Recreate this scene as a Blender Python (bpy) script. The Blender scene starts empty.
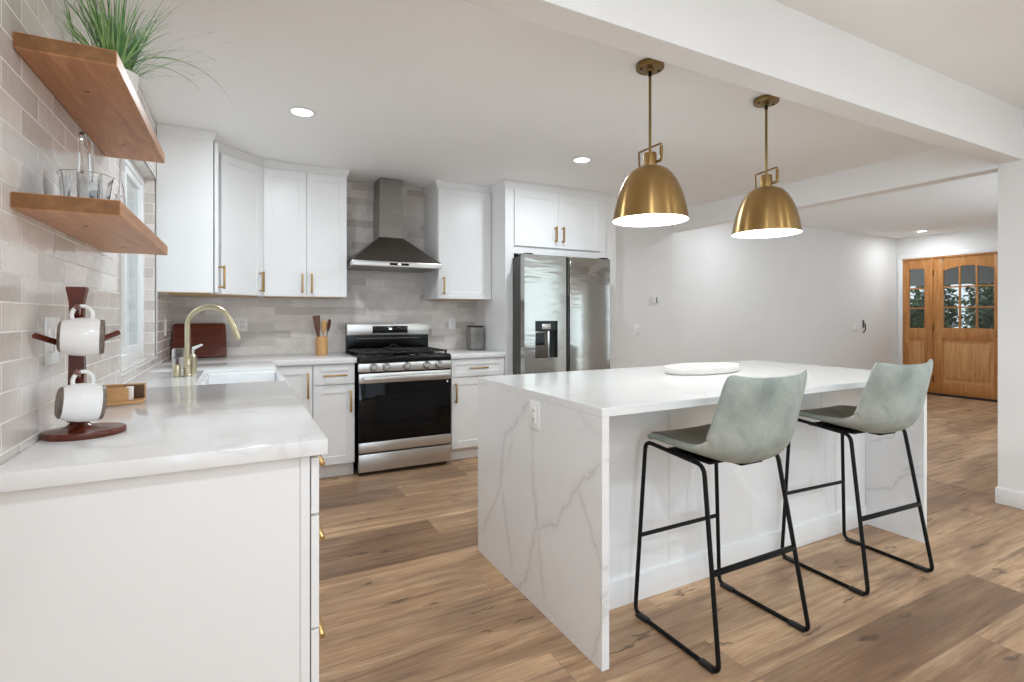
import bpy, bmesh, math, random
from mathutils import Vector, Matrix
PI = math.pi
S = bpy.context.scene
C = S.collection

# ------------------------------------------------------------------ camera, world, light, exposure
cam_d = bpy.data.cameras.new('camera'); cam = bpy.data.objects.new('camera', cam_d); C.objects.link(cam)
cam.location = (0, 0, 1.237); cam.rotation_euler = (PI/2, 0, -0.485)
cam_d.sensor_fit = 'HORIZONTAL'; cam_d.sensor_width = 36; cam_d.lens = 516.97/1024*36
cam_d.shift_y = (315.67-341)/1024; cam_d.clip_start = 0.02
S.camera = cam
S.view_settings.view_transform = 'Standard'; S.view_settings.look = 'None'
S.view_settings.gamma = 1; S.view_settings.use_curve_mapping = False
S.view_settings.exposure = 0.22
S.cycles.max_bounces = 10; S.cycles.diffuse_bounces = 6; S.cycles.transparent_max_bounces = 16
S.cycles.caustics_reflective = False; S.cycles.caustics_refractive = False
S.cycles.sample_clamp_indirect = 6

W = bpy.data.worlds.new('daylight'); S.world = W; W.use_nodes = True
W.node_tree.nodes['Background'].inputs[0].default_value = (0.86, 0.94, 1.0, 1)
W.node_tree.nodes['Background'].inputs[1].default_value = 1.0

def area(name, loc, direction, sx, sy, power, col=(1, 1, 1), spread=PI):
    d = bpy.data.lights.new(name, 'AREA'); d.shape = 'RECTANGLE'; d.size = sx; d.size_y = sy
    d.energy = power; d.color = col; d.spread = spread
    o = bpy.data.objects.new(name, d); C.objects.link(o); o.location = loc
    o.rotation_euler = Vector(direction).to_track_quat('-Z', 'Z').to_euler()
    return o
# daylight through the living-room glazing and the kitchen window, plus added fill lights
area('daylight_patio_window', (1.7, -7.4, 1.25), (0, 1, 0.08), 4.4, 2.1, 8, (0.64, 0.82, 1.0))
area('daylight_side_window', (4.62, -0.5, 1.15), (-1, 0.1, 0.0), 2.6, 1.9, 22, (0.86, 0.95, 0.97))
area('fill_left', (-0.43, -2.6, 1.3), (1, 0.05, 0.1), 2.2, 1.6, 68, (0.64, 0.82, 1.0))  # added fill at the living-room wall, brightens the island's waterfall end
area('daylight_kitchen_window', (-1.45, 3.35, 1.55), (1, 0, 0.12), 2.4, 2.0, 16, (0.95, 0.98, 1.0))
area('hall_area', (7.0, 1.75, 1.4), (0, 1, 0), 2.6, 1.8, 18, (0.78, 0.90, 1.0))  # area light inside the hall, facing its far wall
area('fill_upward', (1.7, -3.2, 1.2), (0.0, 0.0, 1), 2.4, 2.4, 26, (0.65, 0.82, 1.0))  # unseen fill added behind the camera, aimed up to lift the ceilings
CAN_POWER = 12
CAN_COL = (0.87, 0.945, 1.0)
PENDANT_POWER = 7.5

# ------------------------------------------------------------------ materials
def L(r, g, b):
    f = lambda v: (v/255/12.92) if v/255 <= .04045 else ((v/255+.055)/1.055)**2.4
    return (f(r), f(g), f(b), 1)
class N:
    def __init__(s, name):
        s.m = bpy.data.materials.new(name); s.m.use_nodes = True
        s.t = s.m.node_tree; s.n = s.t.nodes; s.b = s.n['Principled BSDF']; s.out = s.n['Material Output']
    def new(s, ty, **k):
        x = s.n.new(ty)
        for a, v in k.items(): setattr(x, a, v)
        return x
    def link(s, a, b): s.t.links.new(a, b)
    def val(s, node, key, v):
        if isinstance(v, bpy.types.NodeSocket): s.link(v, node.inputs[key])
        else: node.inputs[key].default_value = v
    def math(s, op, a, b=0.0, c=None, clamp=False):
        x = s.new('ShaderNodeMath', operation=op, use_clamp=clamp); s.val(x, 0, a); s.val(x, 1, b)
        if c is not None: s.val(x, 2, c)
        return x.outputs[0]
    def coord(s, scale=(1, 1, 1), loc=(0, 0, 0), rot=(0, 0, 0)):
        tc = s.new('ShaderNodeTexCoord'); mp = s.new('ShaderNodeMapping')
        mp.inputs['Scale'].default_value = scale; mp.inputs['Location'].default_value = loc; mp.inputs['Rotation'].default_value = rot
        s.link(tc.outputs['Object'], mp.inputs[0]); return mp.outputs[0]
    def noise(s, vec, scale=5, detail=3, rough=.5, dist=0, dim='3D', w=None):
        x = s.new('ShaderNodeTexNoise', noise_dimensions=dim); s.link(vec, x.inputs['Vector'])
        x.inputs['Scale'].default_value = scale; x.inputs['Detail'].default_value = detail
        x.inputs['Roughness'].default_value = rough; x.inputs['Distortion'].default_value = dist
        if w is not None: s.val(x, 'W', w)
        return x
    def ramp(s, fac, stops, interp='LINEAR'):
        x = s.new('ShaderNodeValToRGB'); x.color_ramp.interpolation = interp
        e = x.color_ramp.elements
        while len(e) < len(stops): e.new(.5)
        for i, (p, c) in enumerate(stops): e[i].position = p; e[i].color = c
        s.link(fac, x.inputs[0]); return x.outputs[0]
    def mix(s, fac, a, b, blend='MIX'):
        x = s.new('ShaderNodeMix', data_type='RGBA', blend_type=blend)
        s.val(x, 0, fac); s.val(x, 6, a); s.val(x, 7, b); return x.outputs[2]
    def bump(s, h, strength=.2, dist=.01):
        x = s.new('ShaderNodeBump'); x.inputs['Strength'].default_value = strength; x.inputs['Distance'].default_value = dist
        s.link(h, x.inputs['Height']); s.link(x.outputs[0], s.b.inputs['Normal'])
    def set(s, **k):
        for a, v in k.items(): s.val(s.b, a.replace('_', ' '), v)
        return s
def plain(name, col, rough=.5, metal=0, **k):
    return N(name).set(Base_Color=col, Roughness=rough, Metallic=metal, **k).m
def textured(name, c1, c2, scale=6, rough=.5, metal=0, bump=0, sc=(1, 1, 1), detail=4):
    n = N(name); v = n.coord(sc); q = n.noise(v, scale, detail)
    n.set(Base_Color=n.ramp(q.outputs[0], [(.3, c1), (.7, c2)]), Roughness=rough, Metallic=metal)
    if bump: n.bump(q.outputs[0], bump, .004)
    return n.m
G = lambda v: (v, v, v, 1)
M = {}
M['paint'] = textured('wall_paint', L(234, 233, 231), L(237, 236, 234), 3, .6)
M['ceiling'] = textured('ceiling_paint', L(249, 249, 248), L(251, 251, 250), 3, .7)
M['trimwhite'] = plain('trim_white', L(240, 240, 240), .35)
M['cab'] = textured('cabinet_white', L(235, 235, 235), L(237, 237, 237), 3, .33)
M['cabin'] = plain('cabinet_raw_wood', L(205, 170, 130), .6)
M['edgegrey'] = plain('tile_edge_grey', L(222, 220, 216), .45)
M['gap'] = plain('shadow_gap', L(60, 60, 60), .8)

def tile_mat(name, c1, c2, grout, bw, rh, seed):
    n = N(name); tc = n.new('ShaderNodeTexCoord'); sp = n.new('ShaderNodeSeparateXYZ'); n.link(tc.outputs['Object'], sp.inputs[0])
    u = n.math('ADD', sp.outputs[0], sp.outputs[1]); cb = n.new('ShaderNodeCombineXYZ')
    n.link(u, cb.inputs[0]); n.link(sp.outputs[2], cb.inputs[1]); cb.inputs[2].default_value = seed
    br = n.new('ShaderNodeTexBrick', offset=.5); n.link(cb.outputs[0], br.inputs[0])
    br.inputs['Color1'].default_value = (0, 0, 0, 1); br.inputs['Color2'].default_value = (1, 1, 1, 1); br.inputs['Mortar'].default_value = G(.5)
    br.inputs['Scale'].default_value = 1; br.inputs['Mortar Size'].default_value = .0024; br.inputs['Mortar Smooth'].default_value = .15
    br.inputs['Brick Width'].default_value = bw; br.inputs['Row Height'].default_value = rh; br.inputs['Bias'].default_value = 0
    base = n.ramp(br.outputs[0], [(0, c2), (.35, c1), (1, c1)] if False else [(0, c1), (.45, c1), (.8, c2), (1, c2)])
    q = n.noise(n.coord(), 11, 4, .6)
    q2 = n.noise(n.coord(), 2.2, 2, .5)
    base = n.mix(n.ramp(q.outputs[0], [(.35, G(0)), (.75, G(.5))]), base, c2)
    base = n.mix(n.math('MULTIPLY', q2.outputs[0], .35), base, L(226, 219, 214))
    col = n.mix(br.outputs['Fac'], base, grout)
    n.set(Base_Color=col, Roughness=n.math('MULTIPLY_ADD', br.outputs['Fac'], .6, .12))
    wav = n.noise(n.coord(), 26, 2, .5)
    h = n.math('SUBTRACT', n.math('MULTIPLY', wav.outputs[0], .9), n.math('MULTIPLY', br.outputs['Fac'], .7))
    n.bump(h, .45, .004)
    return n.m
M['tileL'] = tile_mat('zellige_tile_left', L(232, 225, 220), L(206, 197, 191), L(236, 233, 229), .235, .0667, 0)
M['tileB'] = tile_mat('zellige_tile_back', L(226, 219, 213), L(184, 175, 167), L(214, 208, 203), .25, .0655, 3)

def floor_mat():
    n = N('vinyl_plank_floor'); tc = n.new('ShaderNodeTexCoord')
    sh = n.coord((1, 1, 1), (-.05, -.02, 0))
    br = n.new('ShaderNodeTexBrick', offset=.37, offset_frequency=3); n.link(sh, br.inputs[0])
    br.inputs['Color1'].default_value = (0, 0, 0, 1); br.inputs['Color2'].default_value = (1, 1, 1, 1); br.inputs['Mortar'].default_value = G(.5)
    br.inputs['Scale'].default_value = 1; br.inputs['Mortar Size'].default_value = .0008; br.inputs['Mortar Smooth'].default_value = .2
    br.inputs['Brick Width'].default_value = 1.52; br.inputs['Row Height'].default_value = .23; br.inputs['Bias'].default_value = 0
    r = n.math('MULTIPLY', br.outputs[0], 41.0)
    g = n.noise(n.coord((.5, 5.5, 1)), 2.6, 8, .68, .8, '4D', r)             # long grain
    f = n.noise(n.coord((2.2, 48, 1)), 3, 6, .7, .4, '4D', r)                # fine grain
    bl = n.noise(n.coord((.7, 1.6, 1)), 2.4, 3, .55, .6, '4D', r)            # broad tone
    st = n.noise(n.coord((.34, 8, 1)), 2.2, 7, .7, 1.0, '4D', n.math('ADD', r, 7.0))   # dark streaks
    wv = n.noise(n.coord((3, 9, 1)), 2.2, 4, .65)
    kp = n.new('ShaderNodeVectorMath', operation='SCALE'); n.link(wv.outputs['Color'], kp.inputs[0]); kp.inputs['Scale'].default_value = .55
    ka = n.new('ShaderNodeVectorMath', operation='ADD'); n.link(n.coord((1.35, 4.6, 1)), ka.inputs[0]); n.link(kp.outputs[0], ka.inputs[1])
    kn = n.new('ShaderNodeTexVoronoi', voronoi_dimensions='2D'); n.link(ka.outputs[0], kn.inputs['Vector']); kn.inputs['Scale'].default_value = 1.25
    base = n.ramp(g.outputs[0], [(.33, L(150, 118, 90)), (.45, L(194, 161, 127)), (.56, L(214, 183, 149)), (.68, L(228, 202, 171))])
    fine = n.ramp(f.outputs[0], [(.32, L(188, 180, 172)), (.6, L(255, 255, 255))])
    base = n.mix(.6, base, fine, 'MULTIPLY')
    base = n.mix(n.ramp(bl.outputs[0], [(.42, G(0)), (.62, G(.7))]), base, L(150, 122, 98))
    plank = n.ramp(br.outputs[0], [(0, L(172, 162, 156)), (.15, L(196, 188, 182)), (.42, L(232, 227, 221)), (1, L(255, 252, 248))])
    base = n.mix(1.0, base, plank, 'MULTIPLY')
    base = n.mix(n.ramp(st.outputs[0], [(.53, G(0)), (.60, G(.5)), (.69, G(.88))]), base, L(104, 79, 61))
    base = n.mix(n.ramp(kn.outputs['Distance'], [(.0, G(.9)), (.03, G(.75)), (.08, G(0))]), base, L(80, 60, 48))
    base = n.mix(n.math('MULTIPLY', br.outputs['Fac'], .7), base, L(96, 76, 62))
    base = n.mix(1.0, base, (1.15, 1.13, 1.12, 1), 'MULTIPLY')
    n.set(Base_Color=base, Roughness=n.math('MULTIPLY_ADD', f.outputs[0], .16, .36))
    h = n.math('SUBTRACT', n.math('MULTIPLY', f.outputs[0], .25), br.outputs['Fac'])
    n.bump(h, .15, .003)
    return n.m
M['floor'] = floor_mat()

def seg_group():
    g = bpy.data.node_groups.new('vein_segment', 'ShaderNodeTree')
    for nm in ('P', 'A', 'B'): g.interface.new_socket(nm, in_out='INPUT', socket_type='NodeSocketVector')
    g.interface.new_socket('D', in_out='OUTPUT', socket_type='NodeSocketFloat')
    i = g.nodes.new('NodeGroupInput'); o = g.nodes.new('NodeGroupOutput')
    def vm(op, a, b=None):
        x = g.nodes.new('ShaderNodeVectorMath'); x.operation = op; g.links.new(a, x.inputs[0])
        if b is not None: g.links.new(b, x.inputs[1])
        return x
    pa = vm('SUBTRACT', i.outputs[0], i.outputs[1]).outputs[0]; ba = vm('SUBTRACT', i.outputs[2], i.outputs[1]).outputs[0]
    d1 = vm('DOT_PRODUCT', pa, ba).outputs['Value']; d2 = vm('DOT_PRODUCT', ba, ba).outputs['Value']
    dv = g.nodes.new('ShaderNodeMath'); dv.operation = 'DIVIDE'; dv.use_clamp = True; g.links.new(d1, dv.inputs[0]); g.links.new(d2, dv.inputs[1])
    sc = g.nodes.new('ShaderNodeVectorMath'); sc.operation = 'SCALE'; g.links.new(ba, sc.inputs[0]); g.links.new(dv.outputs[0], sc.inputs['Scale'])
    ln = vm('LENGTH', vm('SUBTRACT', pa, sc.outputs[0]).outputs[0]); g.links.new(ln.outputs['Value'], o.inputs[0])
    return g
def quartz(name, veins=None, amount=1.0, seed=0):
    """white quartz with fine grey veins; veins: polylines (y, z) on a vertical face"""
    n = N(name); p = n.coord((1, 1, 1), (seed, seed*.7, seed*.3))
    wob = n.noise(p, 3.2, 4, .6); wv = n.new('ShaderNodeVectorMath', operation='SCALE'); n.link(wob.outputs['Color'], wv.inputs[0]); wv.inputs['Scale'].default_value = .42
    ad = n.new('ShaderNodeVectorMath', operation='ADD'); n.link(p, ad.inputs[0]); n.link(wv.outputs[0], ad.inputs[1])
    vo = n.new('ShaderNodeTexVoronoi', feature='DISTANCE_TO_EDGE'); n.link(ad.outputs[0], vo.inputs['Vector']); vo.inputs['Scale'].default_value = 1.7
    mask = n.ramp(n.noise(p, 1.7, 2).outputs[0], [(.46, G(0)), (.64, G(1))])
    v1 = n.ramp(vo.outputs['Distance'], [(0, G(.5)), (.012, G(.2)), (.05, G(0))])
    v = n.math('MULTIPLY', n.math('MULTIPLY', v1, mask), amount)
    cloud = n.ramp(n.noise(p, 2.6, 4, .6, .6).outputs[0], [(.5, G(0)), (.75, G(.08))])
    v = n.math('MAXIMUM', v, n.math('MULTIPLY', cloud, amount))
    if veins:
        gr = seg_group(); tc = n.new('ShaderNodeTexCoord')
        nz = n.noise(tc.outputs['Object'], 9, 4, .65); sb = n.new('ShaderNodeVectorMath', operation='SUBTRACT'); n.link(nz.outputs['Color'], sb.inputs[0]); sb.inputs[1].default_value = (.5, .5, .5)
        sc = n.new('ShaderNodeVectorMath', operation='SCALE'); n.link(sb.outputs[0], sc.inputs[0]); sc.inputs['Scale'].default_value = .085
        a2 = n.new('ShaderNodeVectorMath', operation='ADD'); n.link(tc.outputs['Object'], a2.inputs[0]); n.link(sc.outputs[0], a2.inputs[1])
        fl = n.new('ShaderNodeVectorMath', operation='MULTIPLY'); n.link(a2.outputs[0], fl.inputs[0]); fl.inputs[1].default_value = (0, 1, 1)
        best = None
        for line in veins:
            for a, b in zip(line, line[1:]):
                x = n.new('ShaderNodeGroup'); x.node_tree = gr; n.link(fl.outputs[0], x.inputs[0])
                x.inputs[1].default_value = (0, a[0], a[1]); x.inputs[2].default_value = (0, b[0], b[1])
                best = x.outputs[0] if best is None else n.math('MINIMUM', best, x.outputs[0])
        wid = n.noise(tc.outputs['Object'], 6, 3)
        dd = n.math('DIVIDE', best, n.math('MULTIPLY_ADD', wid.outputs[0], 2.4, .1))
        vv = n.ramp(dd, [(0, G(.34)), (.002, G(.18)), (.006, G(.07)), (.026, G(0))])
        v = n.math('MAXIMUM', vv, n.math('MULTIPLY', v, .35))
    n.set(Base_Color=n.mix(v, L(231, 231, 231), L(148, 142, 138)), Roughness=.11)
    return n.m
M['quartz'] = quartz('quartz_counter', amount=.42)
M['quartz2'] = quartz('quartz_island_top', amount=.4, seed=4.3)
PV = [[(1.923, .75), (1.923, .486), (1.881, .35), (1.744, .4), (1.573, .61), (1.452, .732)], [(1.573, .573), (1.496, .453), (1.438, .336), (1.452, .172), (1.505, .001)],
      [(1.945, .86), (2.184, .67), (2.237, .416), (2.441, .123)], [(2.21, .4), (2.133, .097)], [(1.894, .346), (1.989, .068), (2.045, 0)], [(1.902, .493), (1.84, .074)]]
M['quartzV'] = quartz('quartz_waterfall_veined', PV)
M['quartzR'] = quartz('quartz_waterfall_far', [[(1.45, .36), (1.53, .35), (1.60, .27), (1.75, .2)], [(1.47, .40), (1.55, .37)], [(1.5, .7), (1.6, .55), (1.7, .5)]])

def steel(name, col, rough, sc=(1, 60, 60)):
    n = N(name); q = n.noise(n.coord(sc), 8, 2)
    n.set(Base_Color=col, Metallic=1.0, Roughness=n.math('MULTIPLY_ADD', q.outputs[0], .08, rough-.04)); return n.m
M['steel'] = steel('stainless_steel', L(208, 206, 203), .3)
def fridge_steel():
    n = N('stainless_fridge'); q = n.noise(n.coord((1, 1, 60)), 8, 2); w = n.noise(n.coord((1.1, 1, 5)), 2.2, 2, .5)
    n.set(Base_Color=L(180, 180, 176), Metallic=1.0, Roughness=n.math('MULTIPLY_ADD', q.outputs[0], .06, .11)); n.bump(w.outputs[0], .35, .012); return n.m
M['steelF'] = fridge_steel()
M['steelM'] = steel('stainless_chimney', L(152, 149, 144), .28)
M['steelD'] = steel('stainless_dark', L(120, 116, 110), .3)
M['chrome'] = plain('polished_steel', L(205, 205, 205), .12, 1)
def brass_lathe(name, col, rough, an):
    n = N(name); tg = n.new('ShaderNodeTangent', direction_type='RADIAL', axis='Z'); n.link(tg.outputs[0], n.b.inputs['Tangent']); n.b.inputs['Anisotropic Rotation'].default_value = .25
    n.set(Base_Color=col, Metallic=1.0, Roughness=rough, Anisotropic=an); return n.m
M['brass'] = brass_lathe('brushed_antique_brass', L(172, 140, 90), .3, .8)
M['brassD'] = plain('aged_brass', L(140, 114, 72), .34, 1)
M['brassP'] = plain('satin_gold_pull', L(182, 148, 98), .34, 1)
M['brassF'] = plain('champagne_brass', L(194, 184, 156), .28, 1)
M['blackmetal'] = plain('black_powder_coat', L(7, 7, 8), .55, Specular_IOR_Level=.25)
M['blackplastic'] = plain('black_plastic', L(20, 20, 20), .5)
M['blackglass'] = plain('black_oven_glass', L(5, 5, 6), .05, Specular_IOR_Level=.25)
M['ovenwin'] = plain('oven_window_glass', L(14, 14, 15), .06, Specular_IOR_Level=.25)
M['blackenamel'] = plain('black_enamel', L(8, 8, 9), .2, Specular_IOR_Level=.3)
M['iron'] = textured('cast_iron', L(20, 20, 20), L(32, 32, 32), 40, .55)
M['greyside'] = plain('fridge_grey_side', L(84, 83, 80), .45, .3)
M['white_plastic'] = plain('white_plastic', L(240, 240, 238), .35)
M['slot'] = plain('dark_slot', L(50, 50, 50), .6)
M['ceramic'] = plain('white_ceramic', L(243, 242, 240), .1)
M['sinkwhite'] = plain('white_fireclay', L(240, 241, 242), .12)
M['plate'] = textured('matte_stoneware', L(212, 209, 204), L(222, 219, 215), 8, .45)
M['mugw'] = plain('mug_white_glaze', L(234, 234, 234), .07)
M['mugb'] = textured('mug_brown_band', L(92, 80, 72), L(126, 112, 100), 40, .35)
def leather(name, c1, c2, c3):
    n = N(name); v = n.coord(); a = n.noise(v, 7, 5, .62, .5); b = n.noise(v, 2.6, 2)
    f = n.math('MULTIPLY_ADD', b.outputs[0], .5, n.math('MULTIPLY', a.outputs[0], .6))
    n.set(Base_Color=n.ramp(f, [(.35, c1), (.55, c2), (.75, c3)]), Roughness=.5)
    n.bump(n.noise(v, 160, 2).outputs[0], .12, .002); return n.m
M['leather'] = leather('sage_grey_leather', L(112, 121, 115), L(150, 158, 151), L(184, 186, 179))
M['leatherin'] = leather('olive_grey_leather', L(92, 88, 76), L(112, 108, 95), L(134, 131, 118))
def wood(name, c1, c2, c3, sc, rough=.45, knots=0, kc=None, scale=2.5, spec=None):
    n = N(name); g = n.noise(n.coord(sc), scale, 6, .6, 1.2); f = n.noise(n.coord(tuple(k*4 for k in sc)), scale*2, 4, .6)
    col = n.ramp(n.math('MULTIPLY_ADD', f.outputs[0], .3, n.math('MULTIPLY', g.outputs[0], .75)), [(.32, c1), (.52, c2), (.72, c3)])
    if knots:
        k = n.new('ShaderNodeTexVoronoi'); n.link(n.coord(tuple(q**.5 for q in sc)), k.inputs['Vector']); k.inputs['Scale'].default_value = knots
        col = n.mix(n.ramp(k.outputs['Distance'], [(0, G(.9)), (.06, G(.75)), (.13, G(0))]), col, kc)
    n.set(Base_Color=col, Roughness=rough); n.bump(f.outputs[0], .06, .002); return n.m
M['shelf'] = wood('cherry_shelf_wood', L(164, 108, 68), L(190, 134, 88), L(212, 160, 114), (9, 1, 9), .42, 2.2, L(84, 48, 30))
M['shelfend'] = wood('cherry_end_grain', L(104, 68, 34), L(128, 86, 46), L(148, 104, 60), (9, 1, 9), .5)
M['door'] = wood('knotty_alder', L(158, 100, 50), L(188, 128, 70), L(208, 152, 92), (6, 6, .7), .35, 3.6, L(70, 36, 16))
M['doorpanel'] = wood('knotty_alder_panel', L(172, 118, 68), L(202, 148, 92), L(220, 172, 114), (6, 12, .7), .35, 3, L(70, 36, 16))
M['mahog'] = wood('dark_red_mahogany', L(66, 26, 16), L(94, 40, 26), L(118, 56, 38), (8, 8, 1.5), .22)
M['board'] = wood('walnut_red_board', L(70, 28, 16), L(100, 42, 25), L(122, 58, 36), (2, 8, 6), .3)
M['bamboo'] = wood('bamboo', L(182, 132, 78), L(204, 156, 100), L(220, 176, 122), (8, 8, 1), .4)
M['oakbox'] = wood('light_oak', L(164, 116, 66), L(190, 144, 92), L(208, 166, 116), (1, 8, 8), .42)
M['walnut'] = wood('walnut_spoon', L(70, 40, 22), L(96, 58, 34), L(120, 78, 48), (8, 8, 1), .4)
M['stone'] = textured('grey_soapstone', L(112, 109, 105), L(150, 147, 142), 9, .5)
def glass(name, rough=0, tint=(1, 1, 1, 1)):
    return N(name).set(Base_Color=tint, Roughness=rough, IOR=1.45, Transmission_Weight=1.0).m
M['glass'] = glass('clear_glass')
def pane(name, tint):
    n = N(name); tr = n.new('ShaderNodeBsdfTransparent'); tr.inputs[0].default_value = tint
    gl = n.new('ShaderNodeBsdfGlossy'); gl.inputs['Roughness'].default_value = .02
    fr = n.new('ShaderNodeFresnel'); ge = n.new('ShaderNodeNewGeometry'); n.link(n.math('MULTIPLY_ADD', ge.outputs['Backfacing'], 1/1.5-1.5, 1.5), fr.inputs[0]); mx = n.new('ShaderNodeMixShader')
    n.link(fr.outputs[0], mx.inputs[0]); n.link(tr.outputs[0], mx.inputs[1]); n.link(gl.outputs[0], mx.inputs[2]); n.link(mx.outputs[0], n.out.inputs[0]); return n.m
M['pane'] = pane('window_pane', (.92, .95, .95, 1))
def emit(name, col, st):
    return N(name).set(Base_Color=col, Emission_Color=col, Emission_Strength=st).m
M['lens'] = emit('lit_lens', (1, .97, .92, 1), 6)
M['bulb'] = emit('lit_bulb', (1, .93, .82, 1), 12)
M['display'] = emit('lit_display', (.75, .85, 1, 1), 1.0)
M['shadein'] = plain('shade_white_lining', L(245, 244, 240), .5)
M['leaf'] = textured('grass_blade_green', L(104, 164, 92), L(182, 216, 152), 22, .45)
M['leafd'] = textured('grass_blade_dark', L(62, 120, 64), L(118, 168, 100), 22, .45)
M['bush'] = textured('bush_green', L(34, 62, 34), L(104, 132, 78), 5, .6)
M['fence'] = textured('weathered_fence', L(128, 132, 134), L(150, 153, 154), 4, .7)
M['ground'] = textured('patio_concrete', L(150, 148, 142), L(170, 167, 160), 3, .8)
M['porch'] = plain('porch_beam_paint', L(150, 148, 145), .6)
M['soap'] = N('clear_soap').set(Base_Color=(.9, .95, .95, 1), Roughness=.02, IOR=1.4, Transmission_Weight=1.0).m
M['paper'] = plain('white_napkin', L(236, 234, 230), .8)
M['coaster'] = plain('dark_cork', L(88, 60, 42), .8)

# ------------------------------------------------------------------ mesh helpers
def new(): return bmesh.new()
def box(bm, x0, x1, y0, y1, z0, z1, bev=0, seg=2):
    r = bmesh.ops.create_cube(bm, size=1)
    vs = r['verts']
    for v in vs: v.co = Vector(((x0+x1)/2+v.co.x*(x1-x0), (y0+y1)/2+v.co.y*(y1-y0), (z0+z1)/2+v.co.z*(z1-z0)))
    if bev:
        es = list({e for v in vs for e in v.link_edges})
        bmesh.ops.bevel(bm, geom=es, offset=bev, segments=seg, profile=.5, affect='EDGES', clamp_overlap=True)
    return bm
def bx(*a, **k): return box(new(), *a, **k)
def lathe(bm, prof, seg=32, mat=Matrix(), cap=False):
    rings = []
    for r, z in prof:
        if r < 1e-6: rings.append([bm.verts.new(mat @ Vector((0, 0, z)))])
        else: rings.append([bm.verts.new(mat @ Vector((r*math.cos(2*PI*i/seg), r*math.sin(2*PI*i/seg), z))) for i in range(seg)])
    for a, b in zip(rings, rings[1:]):
        for i in range(seg):
            j = (i+1) % seg
            if len(a) == 1 and len(b) == 1: continue
            if len(a) == 1: bm.faces.new((a[0], b[i], b[j]))
            elif len(b) == 1: bm.faces.new((a[i], a[j], b[0]))
            else: bm.faces.new((a[i], a[j], b[j], b[i]))
    if cap:
        for rg in (rings[0], rings[-1]):
            if len(rg) > 2: bm.faces.new(rg)
    return bm
def cyl(bm, r, a, b, seg=20):
    a, b = Vector(a), Vector(b); q = (b-a).to_track_quat('Z', 'Y').to_matrix().to_4x4()
    return lathe(bm, [(0, 0), (r, 0), (r, (b-a).length), (0, (b-a).length)], seg, Matrix.Translation(a) @ q)
def fillet(pts, rad, n=6, closed=False):
    P = [Vector(p) for p in pts]; out = []
    for i, p in enumerate(P):
        if not closed and i in (0, len(P)-1): out.append(p); continue
        a, b = P[i-1], P[(i+1) % len(P)]
        da, db = (a-p), (b-p); r = min(rad, da.length*.45, db.length*.45)
        s, e = p+da.normalized()*r, p+db.normalized()*r
        for k in range(n+1):
            t = k/n; out.append(s*(1-t)**2+p*2*t*(1-t)+e*t*t)
    return out
def tube(bm, pts, r, seg=10, closed=False):
    P = [Vector(p) for p in pts]; n = len(P); rr = r if isinstance(r, (list, tuple)) else [r]*n
    T = []
    for i in range(n):
        if closed: d = P[(i+1) % n]-P[i-1]
        else: d = P[min(i+1, n-1)]-P[max(i-1, 0)]
        T.append(d.normalized())
    up = Vector((0, 0, 1)) if abs(T[0].z) < .9 else Vector((1, 0, 0))
    u = T[0].cross(up).normalized(); rings = []
    for i in range(n):
        u = (u-T[i]*u.dot(T[i])).normalized(); v = T[i].cross(u)
        rings.append([bm.verts.new(P[i]+(u*math.cos(2*PI*k/seg)+v*math.sin(2*PI*k/seg))*rr[i]) for k in range(seg)])
    for i in range(n if closed else n-1):
        a, b = rings[i], rings[(i+1) % n]
        for k in range(seg): bm.faces.new((a[k], a[(k+1) % seg], b[(k+1) % seg], b[k]))
    if not closed: bm.faces.new(rings[0]); bm.faces.new(rings[-1])
    return bm
def prism(bm, poly, y0, y1, mat=Matrix()):
    """poly in (x, z), extruded along y"""
    a = [bm.verts.new(mat @ Vector((x, y0, z))) for x, z in poly]; b = [bm.verts.new(mat @ Vector((x, y1, z))) for x, z in poly]
    n = len(poly); bm.faces.new(a); bm.faces.new(b[::-1])
    for i in range(n): bm.faces.new((a[i], b[i], b[(i+1) % n], a[(i+1) % n]))
    return bm
def obj(name, bm, m, parent=None, label=None, ang=35, loc=None, rot=None):
    bmesh.ops.recalc_face_normals(bm, faces=bm.faces[:])
    me = bpy.data.meshes.new(name); bm.to_mesh(me); bm.free()
    for p in me.polygons: p.use_smooth = True
    me.set_sharp_from_angle(angle=math.radians(ang))
    for x in (m if isinstance(m, (list, tuple)) else [m]): me.materials.append(M[x])
    o = bpy.data.objects.new(name, me); C.objects.link(o)
    if parent: o.parent = parent
    if label: o['label'] = label
    if loc: o.location = loc
    if rot: o.rotation_euler = rot
    return o
def tag(o, label, cat, group=None, kind=None):
    o['label'] = label; o['category'] = cat
    if group: o['group'] = group
    if kind: o['kind'] = kind
    return o
def thing(name, label, cat, loc=(0, 0, 0), rotz=0, group=None):
    o = bpy.data.objects.new(name, None); C.objects.link(o); o.location = loc; o.rotation_euler = (0, 0, rotz); o.empty_display_size = .1
    return tag(o, label, cat, group)
def struct(name, bm, m, parent=None, **k):
    o = obj(name, bm, m, parent, **k)
    if not parent: o['kind'] = 'structure'
    return o
def dup(root, loc, label, rotz=None):
    r = root.copy(); C.objects.link(r); r.location = loc; r['label'] = label
    if rotz is not None: r.rotation_euler = (0, 0, rotz)
    for ch in list(root.children):
        c = ch.copy(); C.objects.link(c); c.parent = r
        for g in list(ch.children):
            d = g.copy(); C.objects.link(d); d.parent = c
    return r

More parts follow.
